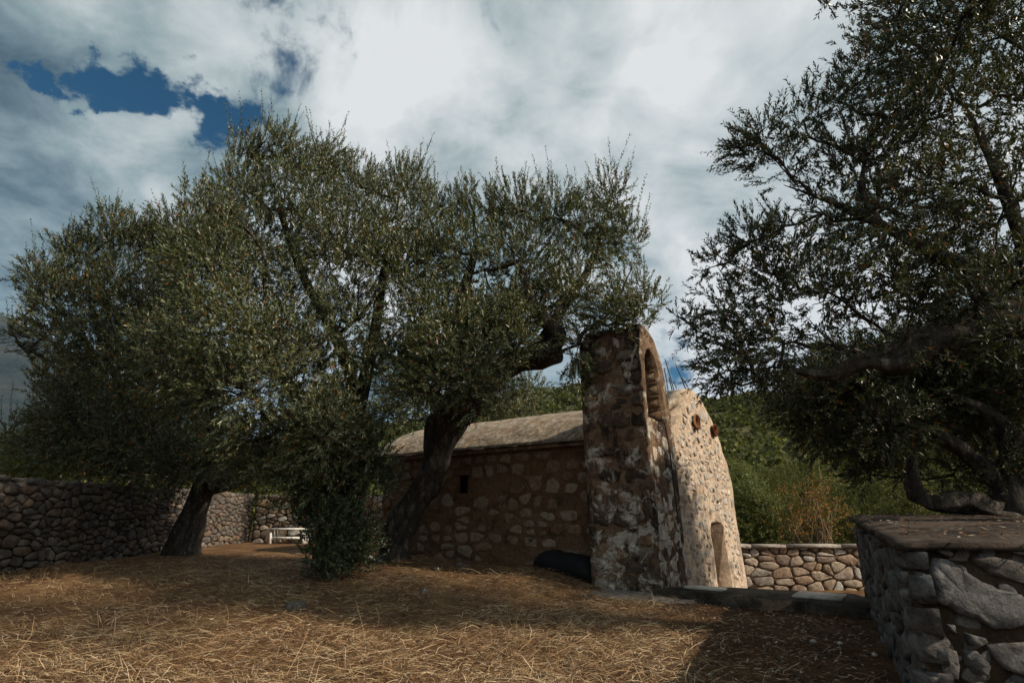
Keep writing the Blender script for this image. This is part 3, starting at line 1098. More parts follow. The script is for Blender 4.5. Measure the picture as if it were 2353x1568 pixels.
# --- iron rods left standing on the ridge
for (b, t) in (((975, 1310), (933, 1075)), ((1035, 1300), (943, 980)), ((1015, 1300), (985, 1180)), ((1062, 1285), (1030, 1220)), ((1155, 1275), (1058, 1038)), ((1180, 1265), (1130, 1190))):
    q = [((1400 + 0.2232 * a) * 0.9484, (650 + 0.2232 * c) * 0.9484) for a, c in (b, t)]
    pb = on_plane(*q[0], ch(0, 2.66, 0), VV)
    pt = on_plane(*q[1], ch(0, 2.66, 0), VV)
    rb = MB()
    rb.tube([pb - (pt - pb) * 0.25, pb, (pb + pt) / 2 + np.array([0.004, 0, 0]), pt], 0.011, 6)
    rb.build('iron_rod', M['iron'], chapel)

# --- rope down the sunlit front of the bell gable
rp = [ch(0.35, 0.42, 2.93), ch(-0.02, 0.47, 2.915), ch(-0.10, 0.50, 2.80), ch(-0.12, 0.56, 2.3), ch(-0.12, 0.62, 1.7), ch(-0.13, 0.66, 1.1)]
rb = MB()
rb.tube(spline(rp, 40), 0.014, 6)
rb.build('bell_rope', M['iron'], None, True, label='thin dark bell rope hanging from the arched opening down the sunlit gable', category='rope')

# --- platform, kerb, footing
pv = [np.array([2.22, 9.36, 0]), np.array([4.95, 7.30, 0]), np.array([5.15, 8.95, 0]), np.array([3.02, 9.92, 0])]
kb = MB()
tt = [p + ZZ * h_ for p, h_ in zip(pv, (0.135, 0.13, 0.12, 0.12))]
bb = [p - ZZ * 0.8 for p in pv]
kb.put(bb + tt, [(3, 2, 1, 0), (4, 5, 6, 7), (0, 1, 5, 4), (1, 2, 6, 5), (2, 3, 7, 6), (3, 0, 4, 7)])
kb.build('kerb', M['kerb'], None, kind='structure')
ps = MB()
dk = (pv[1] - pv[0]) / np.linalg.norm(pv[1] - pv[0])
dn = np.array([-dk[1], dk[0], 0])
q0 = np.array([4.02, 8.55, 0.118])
ps.box(q0, dk * 0.62 * 1.0, dn * 0.62, ZZ * 0.035)  # sunlit patch of the kerb, its light put into a paler slab
ps.build('pale_kerb_patch', M['pale_stone_and_sun_patch'], None, label='sunlit patch on the dark kerb platform before the door, made as a pale slab', category='paving slab')
ps = MB()
ps.box(np.array([2.75, 9.50, 0.115]), dk * 0.6, dn * 0.28, ZZ * 0.04)
ps.build('pale_kerb_patch', M['pale_stone_and_sun_patch'], None, label='small whitish slab on the kerb beside the foot of the sunlit front', category='paving slab')
# rough concrete apron at the foot of the bell gable
fv, ff = [], []
AN = 40
cpt = ch(0.25, -0.15, 0)
for i in range(AN):
    a = 2 * math.pi * i / AN
    r1 = 1.0 + 0.22 * fbm(math.cos(a) * 1.5, math.sin(a) * 1.5, 4.0, 4)
    p = cpt + UU * 1.05 * r1 * math.cos(a) + VV * 0.62 * r1 * math.sin(a)
    fv.append((p[0], p[1], float(ground_z(p[0], p[1])) - 0.03))
for i in range(AN):
    a = 2 * math.pi * i / AN
    r1 = 0.9 + 0.22 * fbm(math.cos(a) * 1.5, math.sin(a) * 1.5, 4.0, 4)
    p = cpt + UU * 1.05 * r1 * math.cos(a) + VV * 0.62 * r1 * math.sin(a)
    fv.append((p[0], p[1], 0.028 + 0.01 * fbm(p[0] * 4, p[1] * 4, 1, 2)))
fv.append((cpt[0], cpt[1], 0.045))
for i in range(AN):
    j = (i + 1) % AN
    ff.append((i, j, AN + j, AN + i))
    ff.append((AN + i, AN + j, 2 * AN))
part('footing', fv, ff, M['concrete'], None, True, kind='structure')

# ---------------------------------------------------------------- walls
stone_face_wall('dry_stone_wall', 'long dark dry stone wall along the far left side of the yard', (-8.95, 7.6, 0), (-9.35, 20.6, 0), 0.05, 1.88, 0.55, 0.29, 0.17, M['dry_stone'], M['dry_core'], 31, away=np.array([-1, 0, 0]), limit=300)
stone_face_wall('rear_wall', 'pale rubble wall at the back of the yard, seen beyond the leaning left trunk', (-9.2, 20.4, 0), (-3.4, 20.9, 0), 0.1, 1.85, 0.5, 0.32, 0.24, M['yard_stone'], M['dry_core'], 32, away=np.array([0, 1, 0]), limit=200)
stone_face_wall('yard_wall', 'low mortared stone wall with pale coping right of the chapel', (4.9, 14.25, 0), (10.2, 14.45, 0), -0.6, 0.46, 0.4, 0.36, 0.20, M['yard_stone'], M['yard_mortar'], 33, gap=0.016, h=0.022, away=np.array([0, 1, 0]), cap=M['concrete'], limit=300)

# terrace wall at the right, close to the camera
TZ0, TZ1 = -0.15, 1.10
wall = thing('terrace_wall', (*WA[:2], 0), 'thick dark terrace wall of big grey slabs in the near right corner', 'wall')
lf = (WB - WA) / np.linalg.norm(WB - WA)
LL = np.linalg.norm(WB - WA)
ln = np.cross(ZZ, lf)                # outward, to the left
if ln[0] > 0:
    ln = -ln
fe = np.array([1.0, -0.06, 0.0])
fe /= np.linalg.norm(fe)
fnn = np.array([fe[1], -fe[0], 0])
if fnn[1] > 0:
    fnn = -fnn
FL = 5.2
cv, cf = [], []
TOPP = [WA, WA + fe * FL, WB + fe * 4.6, WB]
inset = [ln * -0.062 - fnn * 0.066, -fnn * 0.066, np.zeros(3), ln * -0.062]
mb = MB()
lo_ = [p + i_ + ZZ * TZ0 for p, i_ in zip(TOPP, inset)]
hi_ = [p + i_ + ZZ * (TZ1 + (0.10 if k >= 2 else 0)) for k, (p, i_) in enumerate(zip(TOPP, inset))]
mb.put(lo_ + hi_, [(3, 2, 1, 0), (4, 5, 6, 7), (0, 1, 5, 4), (1, 2, 6, 5), (2, 3, 7, 6), (3, 0, 4, 7)])
mb.build('core', M['slab_mortar'], wall)
# rough mortar cap
tv, tf = [], []
NA, NBB = 60, 50
capP = [WA + ln * 0.02 + fnn * 0.02, WA + fe * FL + fnn * 0.02, WB + fe * 4.6, WB + ln * 0.02 + lf * 0.04]
for layer in (0, 1):
    for i in range(NA + 1):
        for j in range(NBB + 1):
            s_, t_ = i / NA, j / NBB
            p = capP[0] * (1 - s_) * (1 - t_) + capP[1] * s_ * (1 - t_) + capP[2] * s_ * t_ + capP[3] * (1 - s_) * t_
            e_ = 0.035 * fbm(p[0] * 2.2, p[1] * 2.2, 1.0 + layer, 4)
            edge = min(i, j, 3) / 3.0
            z = TZ1 + 0.10 * t_ + (0.022 + 0.03 * edge + e_ if layer else -0.012)
            out = 0.07 * fbm(p[0] * 3, p[1] * 3, 7.0, 4) if (i == 0 or j == 0) else 0
            tv.append(p + (ln * out if i == 0 else 0) + (fnn * out if j == 0 else 0) + ZZ * z)
kk = NBB + 1
oo = (NA + 1) * kk
for i in range(NA):
    for j in range(NBB):
        a = i * kk + j
        tf.append((a, a + 1, a + kk + 1, a + kk))
        tf.append((oo + a, oo + a + kk, oo + a + kk + 1, oo + a + 1))
for i in range(NA):
    for j in (0, NBB):
        a = i * kk + j
        q = (a, a + kk, oo + a + kk, oo + a)
        tf.append(q if j == 0 else q[::-1])
for j in range(NBB):
    for i in (0, NA):
        a = i * kk + j
        q = (a, oo + a, oo + a + 1, a + 1)
        tf.append(q if i == 0 else q[::-1])
part('cap', tv, tf, M['terrace_cap'], wall, True)
rgw = np.random.default_rng(5)
# big slabs of the front, outlines read off the photograph and laid on the wall's face
OUT = [
    [(1175, 930), (1250, 940), (1330, 985), (1420, 1050), (1500, 1085), (1660, 1135), (1700, 1280), (1560, 1310), (1470, 1300), (1400, 1260), (1300, 1220), (1240, 1180), (1190, 1160), (1195, 1080), (1165, 1000)],
    [(1365, 935), (1450, 925), (1540, 940), (1680, 965), (1690, 1085), (1540, 1045), (1470, 1020), (1400, 985)],
    [(1195, 880), (1250, 885), (1290, 920), (1270, 940), (1210, 915)],
    [(1085, 895), (1150, 905), (1160, 960), (1120, 970), (1080, 930)],
    [(1560, 905), (1680, 900), (1690, 940), (1600, 925)],
    [(1400, 888), (1490, 884), (1500, 912), (1420, 916)],
    [(1120, 1290), (1185, 1235), (1240, 1300), (1260, 1360), (1200, 1400), (1180, 1460), (1120, 1420)],
    [(1215, 1420), (1250, 1390), (1300, 1400), (1320, 1480), (1310, 1568), (1220, 1560)],
    [(1330, 1400), (1400, 1410), (1460, 1480), (1450, 1540), (1390, 1530), (1350, 1480)],
    [(1455, 1380), (1560, 1370), (1700, 1360), (1700, 1560), (1560, 1510), (1490, 1450)],
    [(1240, 1270), (1290, 1275), (1310, 1330), (1260, 1310)],
    [(1130, 1530), (1205, 1530), (1250, 1600), (1150, 1620)],
    [(1080, 1000), (1140, 1010), (1155, 1080), (1100, 1070)],
    [(1095, 1110), (1150, 1120), (1150, 1180), (1105, 1170)],
    [(1330, 1310), (1390, 1330), (1430, 1385), (1360, 1385)],
    [(1330, 1600), (1430, 1570), (1530, 1590), (1520, 1700), (1340, 1700)],
    [(1560, 1560), (1700, 1600), (1700, 1720), (1560, 1700)],
]
FO = WA + ZZ * 0.0
polys = []
for o_ in OUT:
    pl_ = []
    for (a, b) in o_:
        p = on_plane((1700 + 0.4803 * a) * 0.9484, (900 + 0.4803 * b) * 0.9484, FO, fnn) - FO
        pl_.append((float(p @ fe), float(p[2])))
    polys.append(pl_)
bx1 = max(q[0] for p in polys for q in p)
lay_stones(polys, (FO - fnn * 0.025, fe, ZZ, fnn), M['slab_stone'], wall, 0.004, 0.016, rgw, back=0.1, limit=60, rough=0.5, round_=0.10, smooth=False)
fill_ = [p for p in pack(bx1, TZ1 - TZ0, 0.22, 0.13, rgw, 0.5, 0.5)]
lay_stones(fill_, (FO - fnn * 0.045 + ZZ * TZ0, fe, ZZ, fnn), M['slab_stone'], wall, 0.014, 0.004, rgw, back=0.05, limit=0, rough=0.5, round_=0.14, smooth=False)
bx = [min(q[0] for p in polys for q in p), max(q[0] for p in polys for q in p)]
more = []
for p in pack(FL, TZ1 - TZ0, 0.5, 0.26, rgw):
    if min(q[0] for q in p) > bx[1] - 0.05:
        more.append(p)
lay_stones(more, (FO - fnn * 0.04 + ZZ * TZ0, fe, ZZ, fnn), M['slab_stone'], wall, 0.02, 0.05, rgw, back=0.1, limit=60)
polys = pack(LL, TZ1 - TZ0, 0.42, 0.25, rgw, 0.5, 0.45)
lay_stones(polys, (WA - ln * 0.04 + ZZ * TZ0, lf, ZZ, ln), M['slab_stone'], wall, 0.016, 0.025, rgw, back=0.1, limit=120, rough=0.45, round_=0.14, smooth=False)

# white bench by the rear wall
bench = thing('white_bench', (-7.6, 19.6, 0.25), 'low white bench against the rear wall, half hidden behind leafy suckers', 'bench')
bz = float(ground_z(-7.6, 19.6))
for k, y_ in enumerate((19.30, 19.55, 19.80)):
    b_ = MB()
    b_.box((-8.3, y_, bz + 0.44), (1.5, 0, 0), (0, 0.21, 0), (0, 0, 0.045))
    b_.build('seat_plank', M['white_paint'], bench)
b_ = MB()
b_.box((-8.25, 19.36, bz + 0.14), (1.4, 0, 0), (0, 0.05, 0), (0, 0, 0.08))
b_.build('stretcher', M['white_paint'], bench)
for x_ in (-8.15, -7.05):
    b_ = MB()
    b_.box((x_, 19.34, bz - 0.05), (0.09, 0, 0), (0, 0.62, 0), (0, 0, 0.49))
    b_.build('leg', M['white_paint'], bench)

# black rounded form in the angle between side wall and bell gable
bv, bf = [], []
NU, NA_ = 26, 18
for i in range(NU):
    t = i / (NU - 1)
    uu = 1.25 + 1.35 * t
    endr = math.sqrt(max(0.02, 1 - (2 * t - 1) ** 6))
    hh = (0.50 - 0.06 * t) * endr * (1 + 0.10 * fbm(t * 5, 1, 1, 3))
    for j in range(NA_):
        a = 2 * math.pi * j / NA_
        rr = 1 + 0.10 * fbm(math.cos(a) * 1.5, math.sin(a) * 1.5, t * 4, 3)
        bv.append(ch(uu, 0.24 + 0.33 * endr * rr * math.cos(a), 0.02 + 0.16 * t + hh * 0.5 * (1 + rr * math.sin(a))))
for i in range(NU - 1):
    for j in range(NA_):
        bf.append((i * NA_ + j, (i + 1) * NA_ + j, (i + 1) * NA_ + (j + 1) % NA_, i * NA_ + (j + 1) % NA_))
bf.append(tuple(range(NA_)))
bf.append(tuple((NU - 1) * NA_ + j for j in range(NA_))[::-1])
part('black_form', bv, bf, M['black_matt'], None, True, label='long black rounded form lying between the side wall and bell gable', category='bundle')


# ---------------------------------------------------------------- trees
def norm(a):
    return a / (np.linalg.norm(a, axis=-1, keepdims=True) + 1e-9)


def leaf_mesh_arrays(base, sdir, L, pairs, leaf, width, rg, droop=0.25, spread=0.85):
    """shoots with opposite pairs of narrow leaves. base, sdir: (N,3), L: (N,)"""
    N = len(base)
    t = (np.arange(pairs) + 0.6) / pairs
    side0 = norm(np.cross(sdir, norm(rg.normal(size=(N, 3)))))
    bend = norm(rg.normal(size=(N, 3)) * 0.5 + np.array([0, 0, -1.0])) * droop
    T = t[None, :, None]
    pos = base[:, None] + (sdir[:, None] * T + bend[:, None] * T ** 2 * 0.5) * L[:, None, None]
    tang = norm(sdir[:, None] + bend[:, None] * T)
    s1 = np.broadcast_to(side0[:, None], pos.shape)
    s1 = norm(s1 - tang * np.sum(s1 * tang, -1, keepdims=True))
    s2 = np.cross(tang, s1)
    alt = (np.arange(pairs) % 2)[None, :, None]
    sd = s1 * (1 - alt) + s2 * alt
    outs = []
    for sg in (1, -1):
        ang = spread + rg.normal(0, 0.22, (N, pairs, 1))
        d = norm(tang * np.cos(ang) + sg * sd * np.sin(ang) + rg.normal(0, 0.12, pos.shape))
        nrm = norm(tang - d * np.sum(tang * d, -1, keepdims=True) + rg.normal(0, 0.35, pos.shape))
        wv_ = norm(np.cross(nrm, d))
        taper = 1.0 - 0.45 * np.abs(T - 0.4)
        ll = leaf * taper * rg.uniform(0.7, 1.25, (N, pairs, 1))
        ww = width * taper * rg.uniform(0.8, 1.2, (N, pairs, 1))
        nn = np.cross(d, wv_)
        p0 = pos
        tip = pos + d * ll + nn * ll * rg.normal(0, 0.10, (N, pairs, 1))
        mid = pos + d * ll * 0.48 + nn * ll * 0.05
        outs.append(np.stack([p0, mid + wv_ * ww * 0.5, tip, mid - wv_ * ww * 0.5], 2))
    V = np.concatenate(outs, 1).reshape(-1, 3)
    F = np.arange(len(V)).reshape(-1, 4)
    # stems as thin three-sided tubes
    e = base + (sdir + bend * 0.5) * L[:, None]
    s3 = norm(-side0 * 0.5 + np.cross(sdir, side0) * 0.87)
    s4 = norm(-side0 * 0.5 - np.cross(sdir, side0) * 0.87)
    r0 = 0.0036
    SV = np.stack([base + side0 * r0, base + s3 * r0, base + s4 * r0, e], 1)
    b = np.arange(N)[:, None] * 4
    ST = np.concatenate([b + np.array([[0, 1, 3]]), b + np.array([[1, 2, 3]]), b + np.array([[2, 0, 3]])])
    return V, F, SV.reshape(-1, 3), None, ST


def wobble(p, f=2.1, ph=0.0):
    x, y, z = p[:, 0] * f + ph, p[:, 1] * f, p[:, 2] * f
    return (np.sin(x + 1.3 * np.sin(y * 0.9)) + np.sin(y * 1.1 + 1.2 * np.sin(z)) + np.sin(z * 1.2 + 1.1 * np.sin(x * 0.8))) / 3.0


def clumps_px(lst):
    """(px, py, forward distance, radius in px) -> centres and radii"""
    c, r_ = [], []
    for (px, py, Y, rp) in lst:
        p = at(px, py, Y)
        axial = Y * math.cos(PITCH) + (p[2] - EYE) * math.sin(PITCH)
        c.append(p)
        r_.append(rp * axial / FPX)
    return np.array(c), np.array(r_)


def crown_shoots(c, r_, n, rg, up=0.55, thin=0.0, flat=1.0, depth=1.25, shell=2.0):
    w_ = r_ ** 2
    k = rg.choice(len(c), n, p=w_ / w_.sum())
    d = norm(rg.normal(size=(n, 3)))
    rad = rg.random(n) ** (1 / shell)
    off = d * rad[:, None] * r_[k][:, None]
    off[:, 1] *= depth
    off[:, 2] *= flat
    p = c[k] + off
    keep = wobble(p, 2.6) + 0.5 * wobble(p, 5.9, 2.0) > (-0.62 + thin)
    p, d, k = p[keep], d[keep], k[keep]
    # neighbouring shoots lean the same way, upright in the upper crown, spreading and hanging lower down
    lean = np.stack([wobble(p, 1.7, 0.3), wobble(p, 1.7, 4.1), 0.6 * wobble(p, 1.7, 7.7)], 1)
    hz = (p[:, 2] - p[:, 2].min()) / max(np.ptp(p[:, 2]), 0.1)
    sd = norm(d * 0.55 + lean * 0.55 + np.array([0, 0, 1.0]) * (up * (0.35 + 1.5 * hz))[:, None] + rg.normal(0, 0.22, d.shape))
    return p, sd


def branches(root, forks, c, r_, rg, mat, n_sub=4, r0=0.045, name='branch'):
    """limbs from the nearest fork to every clump, then thinner ones into it"""
    mb = MB()
    forks = np.array(forks)
    done = [f_ for f_ in forks]
    order = np.argsort(np.min(np.linalg.norm(c[:, None] - forks[None], axis=2), axis=1))
    for i in order:
        src = np.array(done)
        dd = np.linalg.norm(src - c[i], axis=1) + 0.8 * np.maximum(0, src[:, 2] - c[i][2])
        a = src[np.argmin(dd)]
        if np.linalg.norm(c[i] - a) < 0.05:
            continue
        ln_ = np.linalg.norm(c[i] - a)
        m1 = a + (c[i] - a) * 0.35 + rg.normal(0, 0.07 * ln_, 3) - np.array([0, 0, 0.05 * ln_])
        m2 = a + (c[i] - a) * 0.7 + rg.normal(0, 0.06 * ln_, 3)
        rr = r0 * (0.6 + 0.6 * min(1.5, r_[i]))
        mb.tube(spline([a, m1, m2, c[i]], 10), np.linspace(rr, rr * 0.5, 10), 6, knob=0.2, seed=float(i))
        done.append(c[i])
        if ln_ > 0.8:
            done.append(m2)
        for q in range(n_sub):
            dv_ = norm(rg.normal(size=3) + np.array([0, 0, 0.4]))
            e = c[i] + dv_ * r_[i] * rg.uniform(0.75, 1.0)
            mm = (c[i] + e) / 2 + rg.normal(0, 0.07 * r_[i], 3)
            mb.tube(spline([m2 if rg.random() < 0.4 else c[i], mm, e], 7), np.linspace(rr * 0.42, 0.005, 7), 5)
            for _ in range(2):
                e2 = mm + norm(rg.normal(size=3) + dv_) * r_[i] * 0.55
                mb.tube([mm, (mm + e2) / 2 + rg.normal(0, 0.03, 3), e2], [rr * 0.22, 0.006, 0.003], 4)
    mb.build(name, mat, root, True, kind='stuff')


def foliage(root, p, sd, rg, mat, leaf=0.085, width=0.017, pairs=9, Lr=(0.22, 0.45), droop=0.25, name='crown', spread=0.60):
    L = rg.uniform(*Lr, len(p))
    V, F, SV, SQ, ST = leaf_mesh_arrays(p, sd, L, pairs, leaf * 1.12, width * 1.5, rg, droop, spread)
    cr = part(name, V, F, mat, root)
    part('twigs', SV, ST, M['twig'], root, kind='stuff')
    return cr


def sprigs(c, r_, n, rg, zmin):
    """long upright shoots that break the outline of the crown's top"""
    k = rg.choice(len(c), n * 4, p=r_ / r_.sum())
    d = norm(rg.normal(size=(n * 4, 3)) * np.array([1, 1, 0.5]) + np.array([0, 0, 0.9]))
    p = c[k] + d * (r_[k] * 0.8)[:, None]
    # keep those with nothing of the crown above them
    ab = np.zeros(len(p), bool)
    for cc, rr_ in zip(c, r_):
        ab |= (np.hypot(p[:, 0] - cc[0], p[:, 1] - cc[1]) < rr_ * 0.8) & (cc[2] > p[:, 2] + 0.1)
    p, d = p[~ab][:n], d[~ab][:n]
    return p, norm(d * 0.3 + np.array([0, 0, 1.0]) + rg.normal(0, 0.16, p.shape))


def trunk(root, px_path, rad, n=48, sides=20, knob=0.35, seed=0.0, name='trunk', world=False, mat=None):
    pts_ = np.array(px_path if world else [at(*q) for q in px_path])
    mb = MB()
    k = spline(pts_, n)
    rr = np.interp(np.linspace(0, 1, n), np.linspace(0, 1, len(rad)), rad)
    mb.tube(k, rr, sides, knob=knob, seed=seed)
    mb.build(name, mat or M['bark'], root, True)
    return k


GROUP = 'old olive trees round the chapel'
LEAFN = 1.26

# --- A: the S-shaped tree before the side wall
rg = np.random.default_rng(101)
YA = 11.9
base = at(905, 1300, YA)
tree = thing('olive_tree', (base[0], base[1], float(ground_z(base[0], base[1]))), 'old olive tree with bare twisting S-shaped trunk leaning before the chapel wall', 'tree', GROUP)
kA = trunk(tree, [(880, 1345, YA), (903, 1285, YA), (912, 1225, YA), (958, 1145, YA), (998, 1080, YA - .1), (1008, 1020, YA - .2), (1030, 965, YA - .4), (1090, 915, YA - .7)], [0.56, 0.36, 0.27, 0.27, 0.26, 0.28, 0.36, 0.33], 60, 24, 0.42, 1.0)
trunk(tree, [(1080, 930, YA - .6), (1120, 870, YA - .9), (1180, 835, YA - 1.2), (1240, 815, YA - 1.5), (1285, 812, YA - 1.7)], [0.33, 0.26, 0.25, 0.26, 0.20], 30, 14, 0.35, 2.0, 'limb')
trunk(tree, [(1262, 812, YA - 1.6), (1285, 770, YA - 1.7), (1250, 735, YA - 1.8), (1222, 690, YA - 1.8), (1190, 600, YA - 1.7)], [0.20, 0.17, 0.13, 0.10, 0.07], 24, 12, 0.35, 3.0, 'limb')
trunk(tree, [(1015, 975, YA - .3), (1000, 915, YA - .6), (960, 885, YA - .9), (930, 800, YA - 1.1)], [0.22, 0.15, 0.13, 0.09], 20, 12, 0.3, 4.0, 'limb')
trunk(tree, [(1110, 900, YA - .7), (1080, 800, YA - .7), (1060, 700, YA - .6), (1090, 580, YA - .5)], [0.24, 0.17, 0.13, 0.08], 24, 12, 0.3, 5.0, 'limb')
trunk(tree, [(1230, 815, YA - 1.4), (1300, 690, YA - 1.2), (1350, 620, YA - 1.0), (1385, 520, YA - 1.0)], [0.17, 0.11, 0.09, 0.05], 24, 10, 0.3, 6.0, 'limb')
clA = [(1395, 460, 10.8, 55), (1345, 540, 10.8, 90), (1420, 560, 10.6, 60), (1435, 650, 10.2, 60), (1480, 700, 9.8, 40), (1270, 500, 11, 70), (1185, 490, 11.3, 65), (1090, 500, 11.5, 75), (1200, 600, 10.8, 105),
       (1085, 630, 10.8, 105), (1320, 670, 10.4, 95), (1400, 720, 9.9, 65), (1040, 760, 10, 100), (1150, 740, 10.6, 90), (1000, 850, 9.9, 80), (1075, 860, 10.2, 55), (960, 730, 10.5, 100), (1230, 710, 10.6, 80),
       (1330, 790, 9.9, 40), (1120, 800, 10.4, 60), (1440, 735, 9.5, 45), (920, 830, 10.2, 70), (1010, 560, 11, 75), (985, 480, 11.2, 40), (960, 600, 10.8, 70), (1055, 835, 9.6, 75), (1120, 775, 9.7, 60), (1000, 800, 9.5, 60), (1185, 730, 9.9, 60), (1150, 850, 9.6, 42), (1085, 880, 9.3, 50), (1190, 790, 9.4, 45), (1010, 890, 9.3, 45), (1090, 925, 9.5, 35), (960, 900, 9.4, 55), (1140, 900, 9.6, 35)]
cA, rA = clumps_px(clA)
branches(tree, [kA[-1], at(1285, 812, YA - 1.7), at(1190, 600, YA - 1.7), at(930, 800, YA - 1.1), at(1090, 580, YA - .5), at(1385, 520, YA - 1)], cA, rA, rg, M['bark'])
p, sd = crown_shoots(cA, rA, int(5600 * LEAFN), rg)
sp = sprigs(cA, rA, 170, rg, 0)
foliage(tree, sp[0], sp[1], rg, M['olive'], 0.08, 0.017, 15, (0.5, 1.25), 0.10, 'top_shoots', 0.5)
px = clumps_px([(1318, 840, 9.9, 22), (1322, 880, 9.9, 18), (1335, 820, 9.9, 25)])
p2, sd2 = crown_shoots(*px, 60, rg, up=-0.8, thin=-1)
foliage(tree, np.vstack([p, p2]), np.vstack([sd, sd2]), rg, M['olive'])

# --- B: the big tree left of it, its foot hidden by suckers
rg = np.random.default_rng(102)
YB = 11.2
base = at(775, 1318, YB)
tree = thing('olive_tree', (base[0], base[1], float(ground_z(base[0], base[1]))), 'tallest wide olive tree, its foot hidden by leafy suckers left of the S-shaped trunk', 'tree', GROUP)
kB = trunk(tree, [(765, 1360, YB), (772, 1290, YB), (790, 1200, YB), (812, 1100, YB), (815, 1020, YB), (818, 960, YB)], [0.55, 0.38, 0.30, 0.27, 0.25, 0.2], 40, 18, 0.35, 11.0)
trunk(tree, [(818, 970, YB), (805, 860, YB - .1), (770, 770, YB - .2), (700, 640, YB - .2), (640, 480, YB)], [0.2, 0.14, 0.11, 0.09, 0.05], 30, 12, 0.3, 12.0, 'limb')
trunk(tree, [(815, 960, YB), (850, 820, YB - .1), (870, 700, YB - .3), (890, 560, YB)], [0.18, 0.13, 0.11, 0.05], 30, 12, 0.3, 13.0, 'limb')
trunk(tree, [(800, 1080, YB), (740, 960, YB - .3), (640, 860, YB - .5), (560, 760, YB - .3)], [0.2, 0.14, 0.11, 0.06], 30, 12, 0.3, 14.0, 'limb')
clB = [(570, 360, 11.5, 50), (640, 355, 11.5, 60), (710, 390, 11.5, 60), (560, 440, 11.5, 70), (480, 490, 10, 60), (820, 430, 11.5, 60), (935, 430, 11.5, 55), (880, 510, 11, 80), (700, 490, 11, 110),
       (790, 580, 10.6, 115), (600, 570, 11, 110), (480, 600, 9.6, 95), (900, 620, 10.4, 90), (650, 710, 10.5, 125), (820, 730, 10.2, 105), (520, 750, 9.3, 110), (700, 850, 10.3, 120), (560, 890, 9.3, 100),
       (850, 870, 10.3, 80), (640, 990, 10.4, 100), (755, 980, 10.2, 100), (700, 1090, 10.0, 80), (440, 860, 9.6, 85), (760, 370, 11.5, 40), (540, 1010, 10.0, 70), (730, 1060, 9.8, 70), (380, 790, 9.8, 70), (620, 800, 9, 80), (800, 950, 9.6, 80), (830, 1040, 9.7, 60), (755, 1000, 9.3, 80), (590, 1080, 10.2, 60)]
cB, rB = clumps_px(clB)
branches(tree, [kB[-1], at(770, 770, YB - .2), at(640, 480, YB), at(890, 560, YB), at(560, 760, YB - .3), at(640, 860, YB - .5)], cB, rB, rg, M['bark'])
p, sd = crown_shoots(cB, rB, int(8200 * LEAFN), rg)
sp = sprigs(cB, rB, 200, rg, 0)
foliage(tree, sp[0], sp[1], rg, M['olive'], 0.08, 0.017, 15, (0.5, 1.25), 0.10, 'top_shoots', 0.5)
foliage(tree, p, sd, rg, M['olive'])
clS = [(760, 1120, 10.2, 80), (735, 1190, 10.0, 55), (795, 1210, 10.1, 75), (850, 1110, 10.3, 50), (755, 1265, 9.9, 55), (840, 1030, 10.4, 65), (735, 1290, 9.9, 32), (830, 1260, 10.4, 45)]
cS, rS = clumps_px(clS)
p, sd = crown_shoots(cS, rS, int(1500 * LEAFN), rg, up=0.5)
foliage(tree, p, sd, rg, M['sucker'], 0.075, 0.017, 9, (0.22, 0.4), name='sucker_leaves')
sk = MB()
for i in range(34):
    e = cS[rg.integers(len(cS))] + rg.normal(0, 0.25, 3)
    b_ = np.array([base[0], base[1], 0]) + np.array([rg.normal(0.0, 0.18), rg.normal(-0.25, 0.2), 0])
    b_[2] = float(ground_z(b_[0], b_[1])) - 0.03
    sk.tube(spline([b_, (b_ + e) / 2 + rg.normal(0, 0.1, 3), e], 7), np.linspace(0.016, 0.005, 7), 5)
sk.build('suckers', M['twig'], tree, True)

# --- C: leaning tree at the left
rg = np.random.default_rng(103)
YC = 14.5
base = at(425, 1262, YC)
tree = thing('olive_tree', (base[0], base[1], float(ground_z(base[0], base[1]))), 'olive tree with dark trunk leaning right before the dry stone wall', 'tree', GROUP)
kC = trunk(tree, [(415, 1290, YC), (425, 1245, YC), (445, 1180, YC), (470, 1120, YC), (490, 1080, YC), (505, 1020, YC)], [0.5, 0.36, 0.28, 0.26, 0.24, 0.2], 36, 18, 0.35, 21.0)
trunk(tree, [(480, 1110, YC), (540, 1100, YC), (600, 1060, YC), (640, 1000, YC)], [0.3, 0.22, 0.16, 0.08], 20, 12, 0.3, 22.0, 'limb')
trunk(tree, [(500, 1030, YC), (430, 920, YC - .2), (330, 840, YC - .4), (220, 740, YC - .6)], [0.25, 0.18, 0.13, 0.07], 26, 12, 0.3, 23.0, 'limb')
trunk(tree, [(330, 840, YC - .4), (230, 820, YC - .8), (130, 830, YC - 1.2), (60, 800, YC - 1.5)], [0.12, 0.08, 0.06, 0.03], 20, 10, 0.3, 24.0, 'limb')
clC = [(270, 540, 13.8, 60), (180, 585, 13.8, 55), (100, 645, 13.5, 50), (345, 585, 13.8, 80), (420, 550, 13.8, 75), (75, 705, 13.2, 28), (200, 690, 13.5, 100), (320, 710, 11.5, 105), (110, 770, 13, 60), (430, 700, 13.6, 100),
       (240, 830, 11.8, 100), (370, 850, 11, 105), (150, 885, 13.2, 55), (480, 900, 11, 95), (200, 960, 13.4, 90), (330, 990, 13.6, 95), (440, 1010, 13.8, 80), (130, 960, 13.6, 40), (60, 805, 12.8, 16), (25, 770, 12.7, 12), (560, 1050, 14.2, 60), (520, 560, 13.6, 70), (380, 1060, 12.5, 60), (280, 1050, 13, 60), (180, 1040, 13.4, 55), (480, 1060, 12.5, 55), (100, 1005, 14, 55), (35, 1000, 14.5, 45), (420, 1090, 12.8, 40)]
cC, rC = clumps_px(clC)
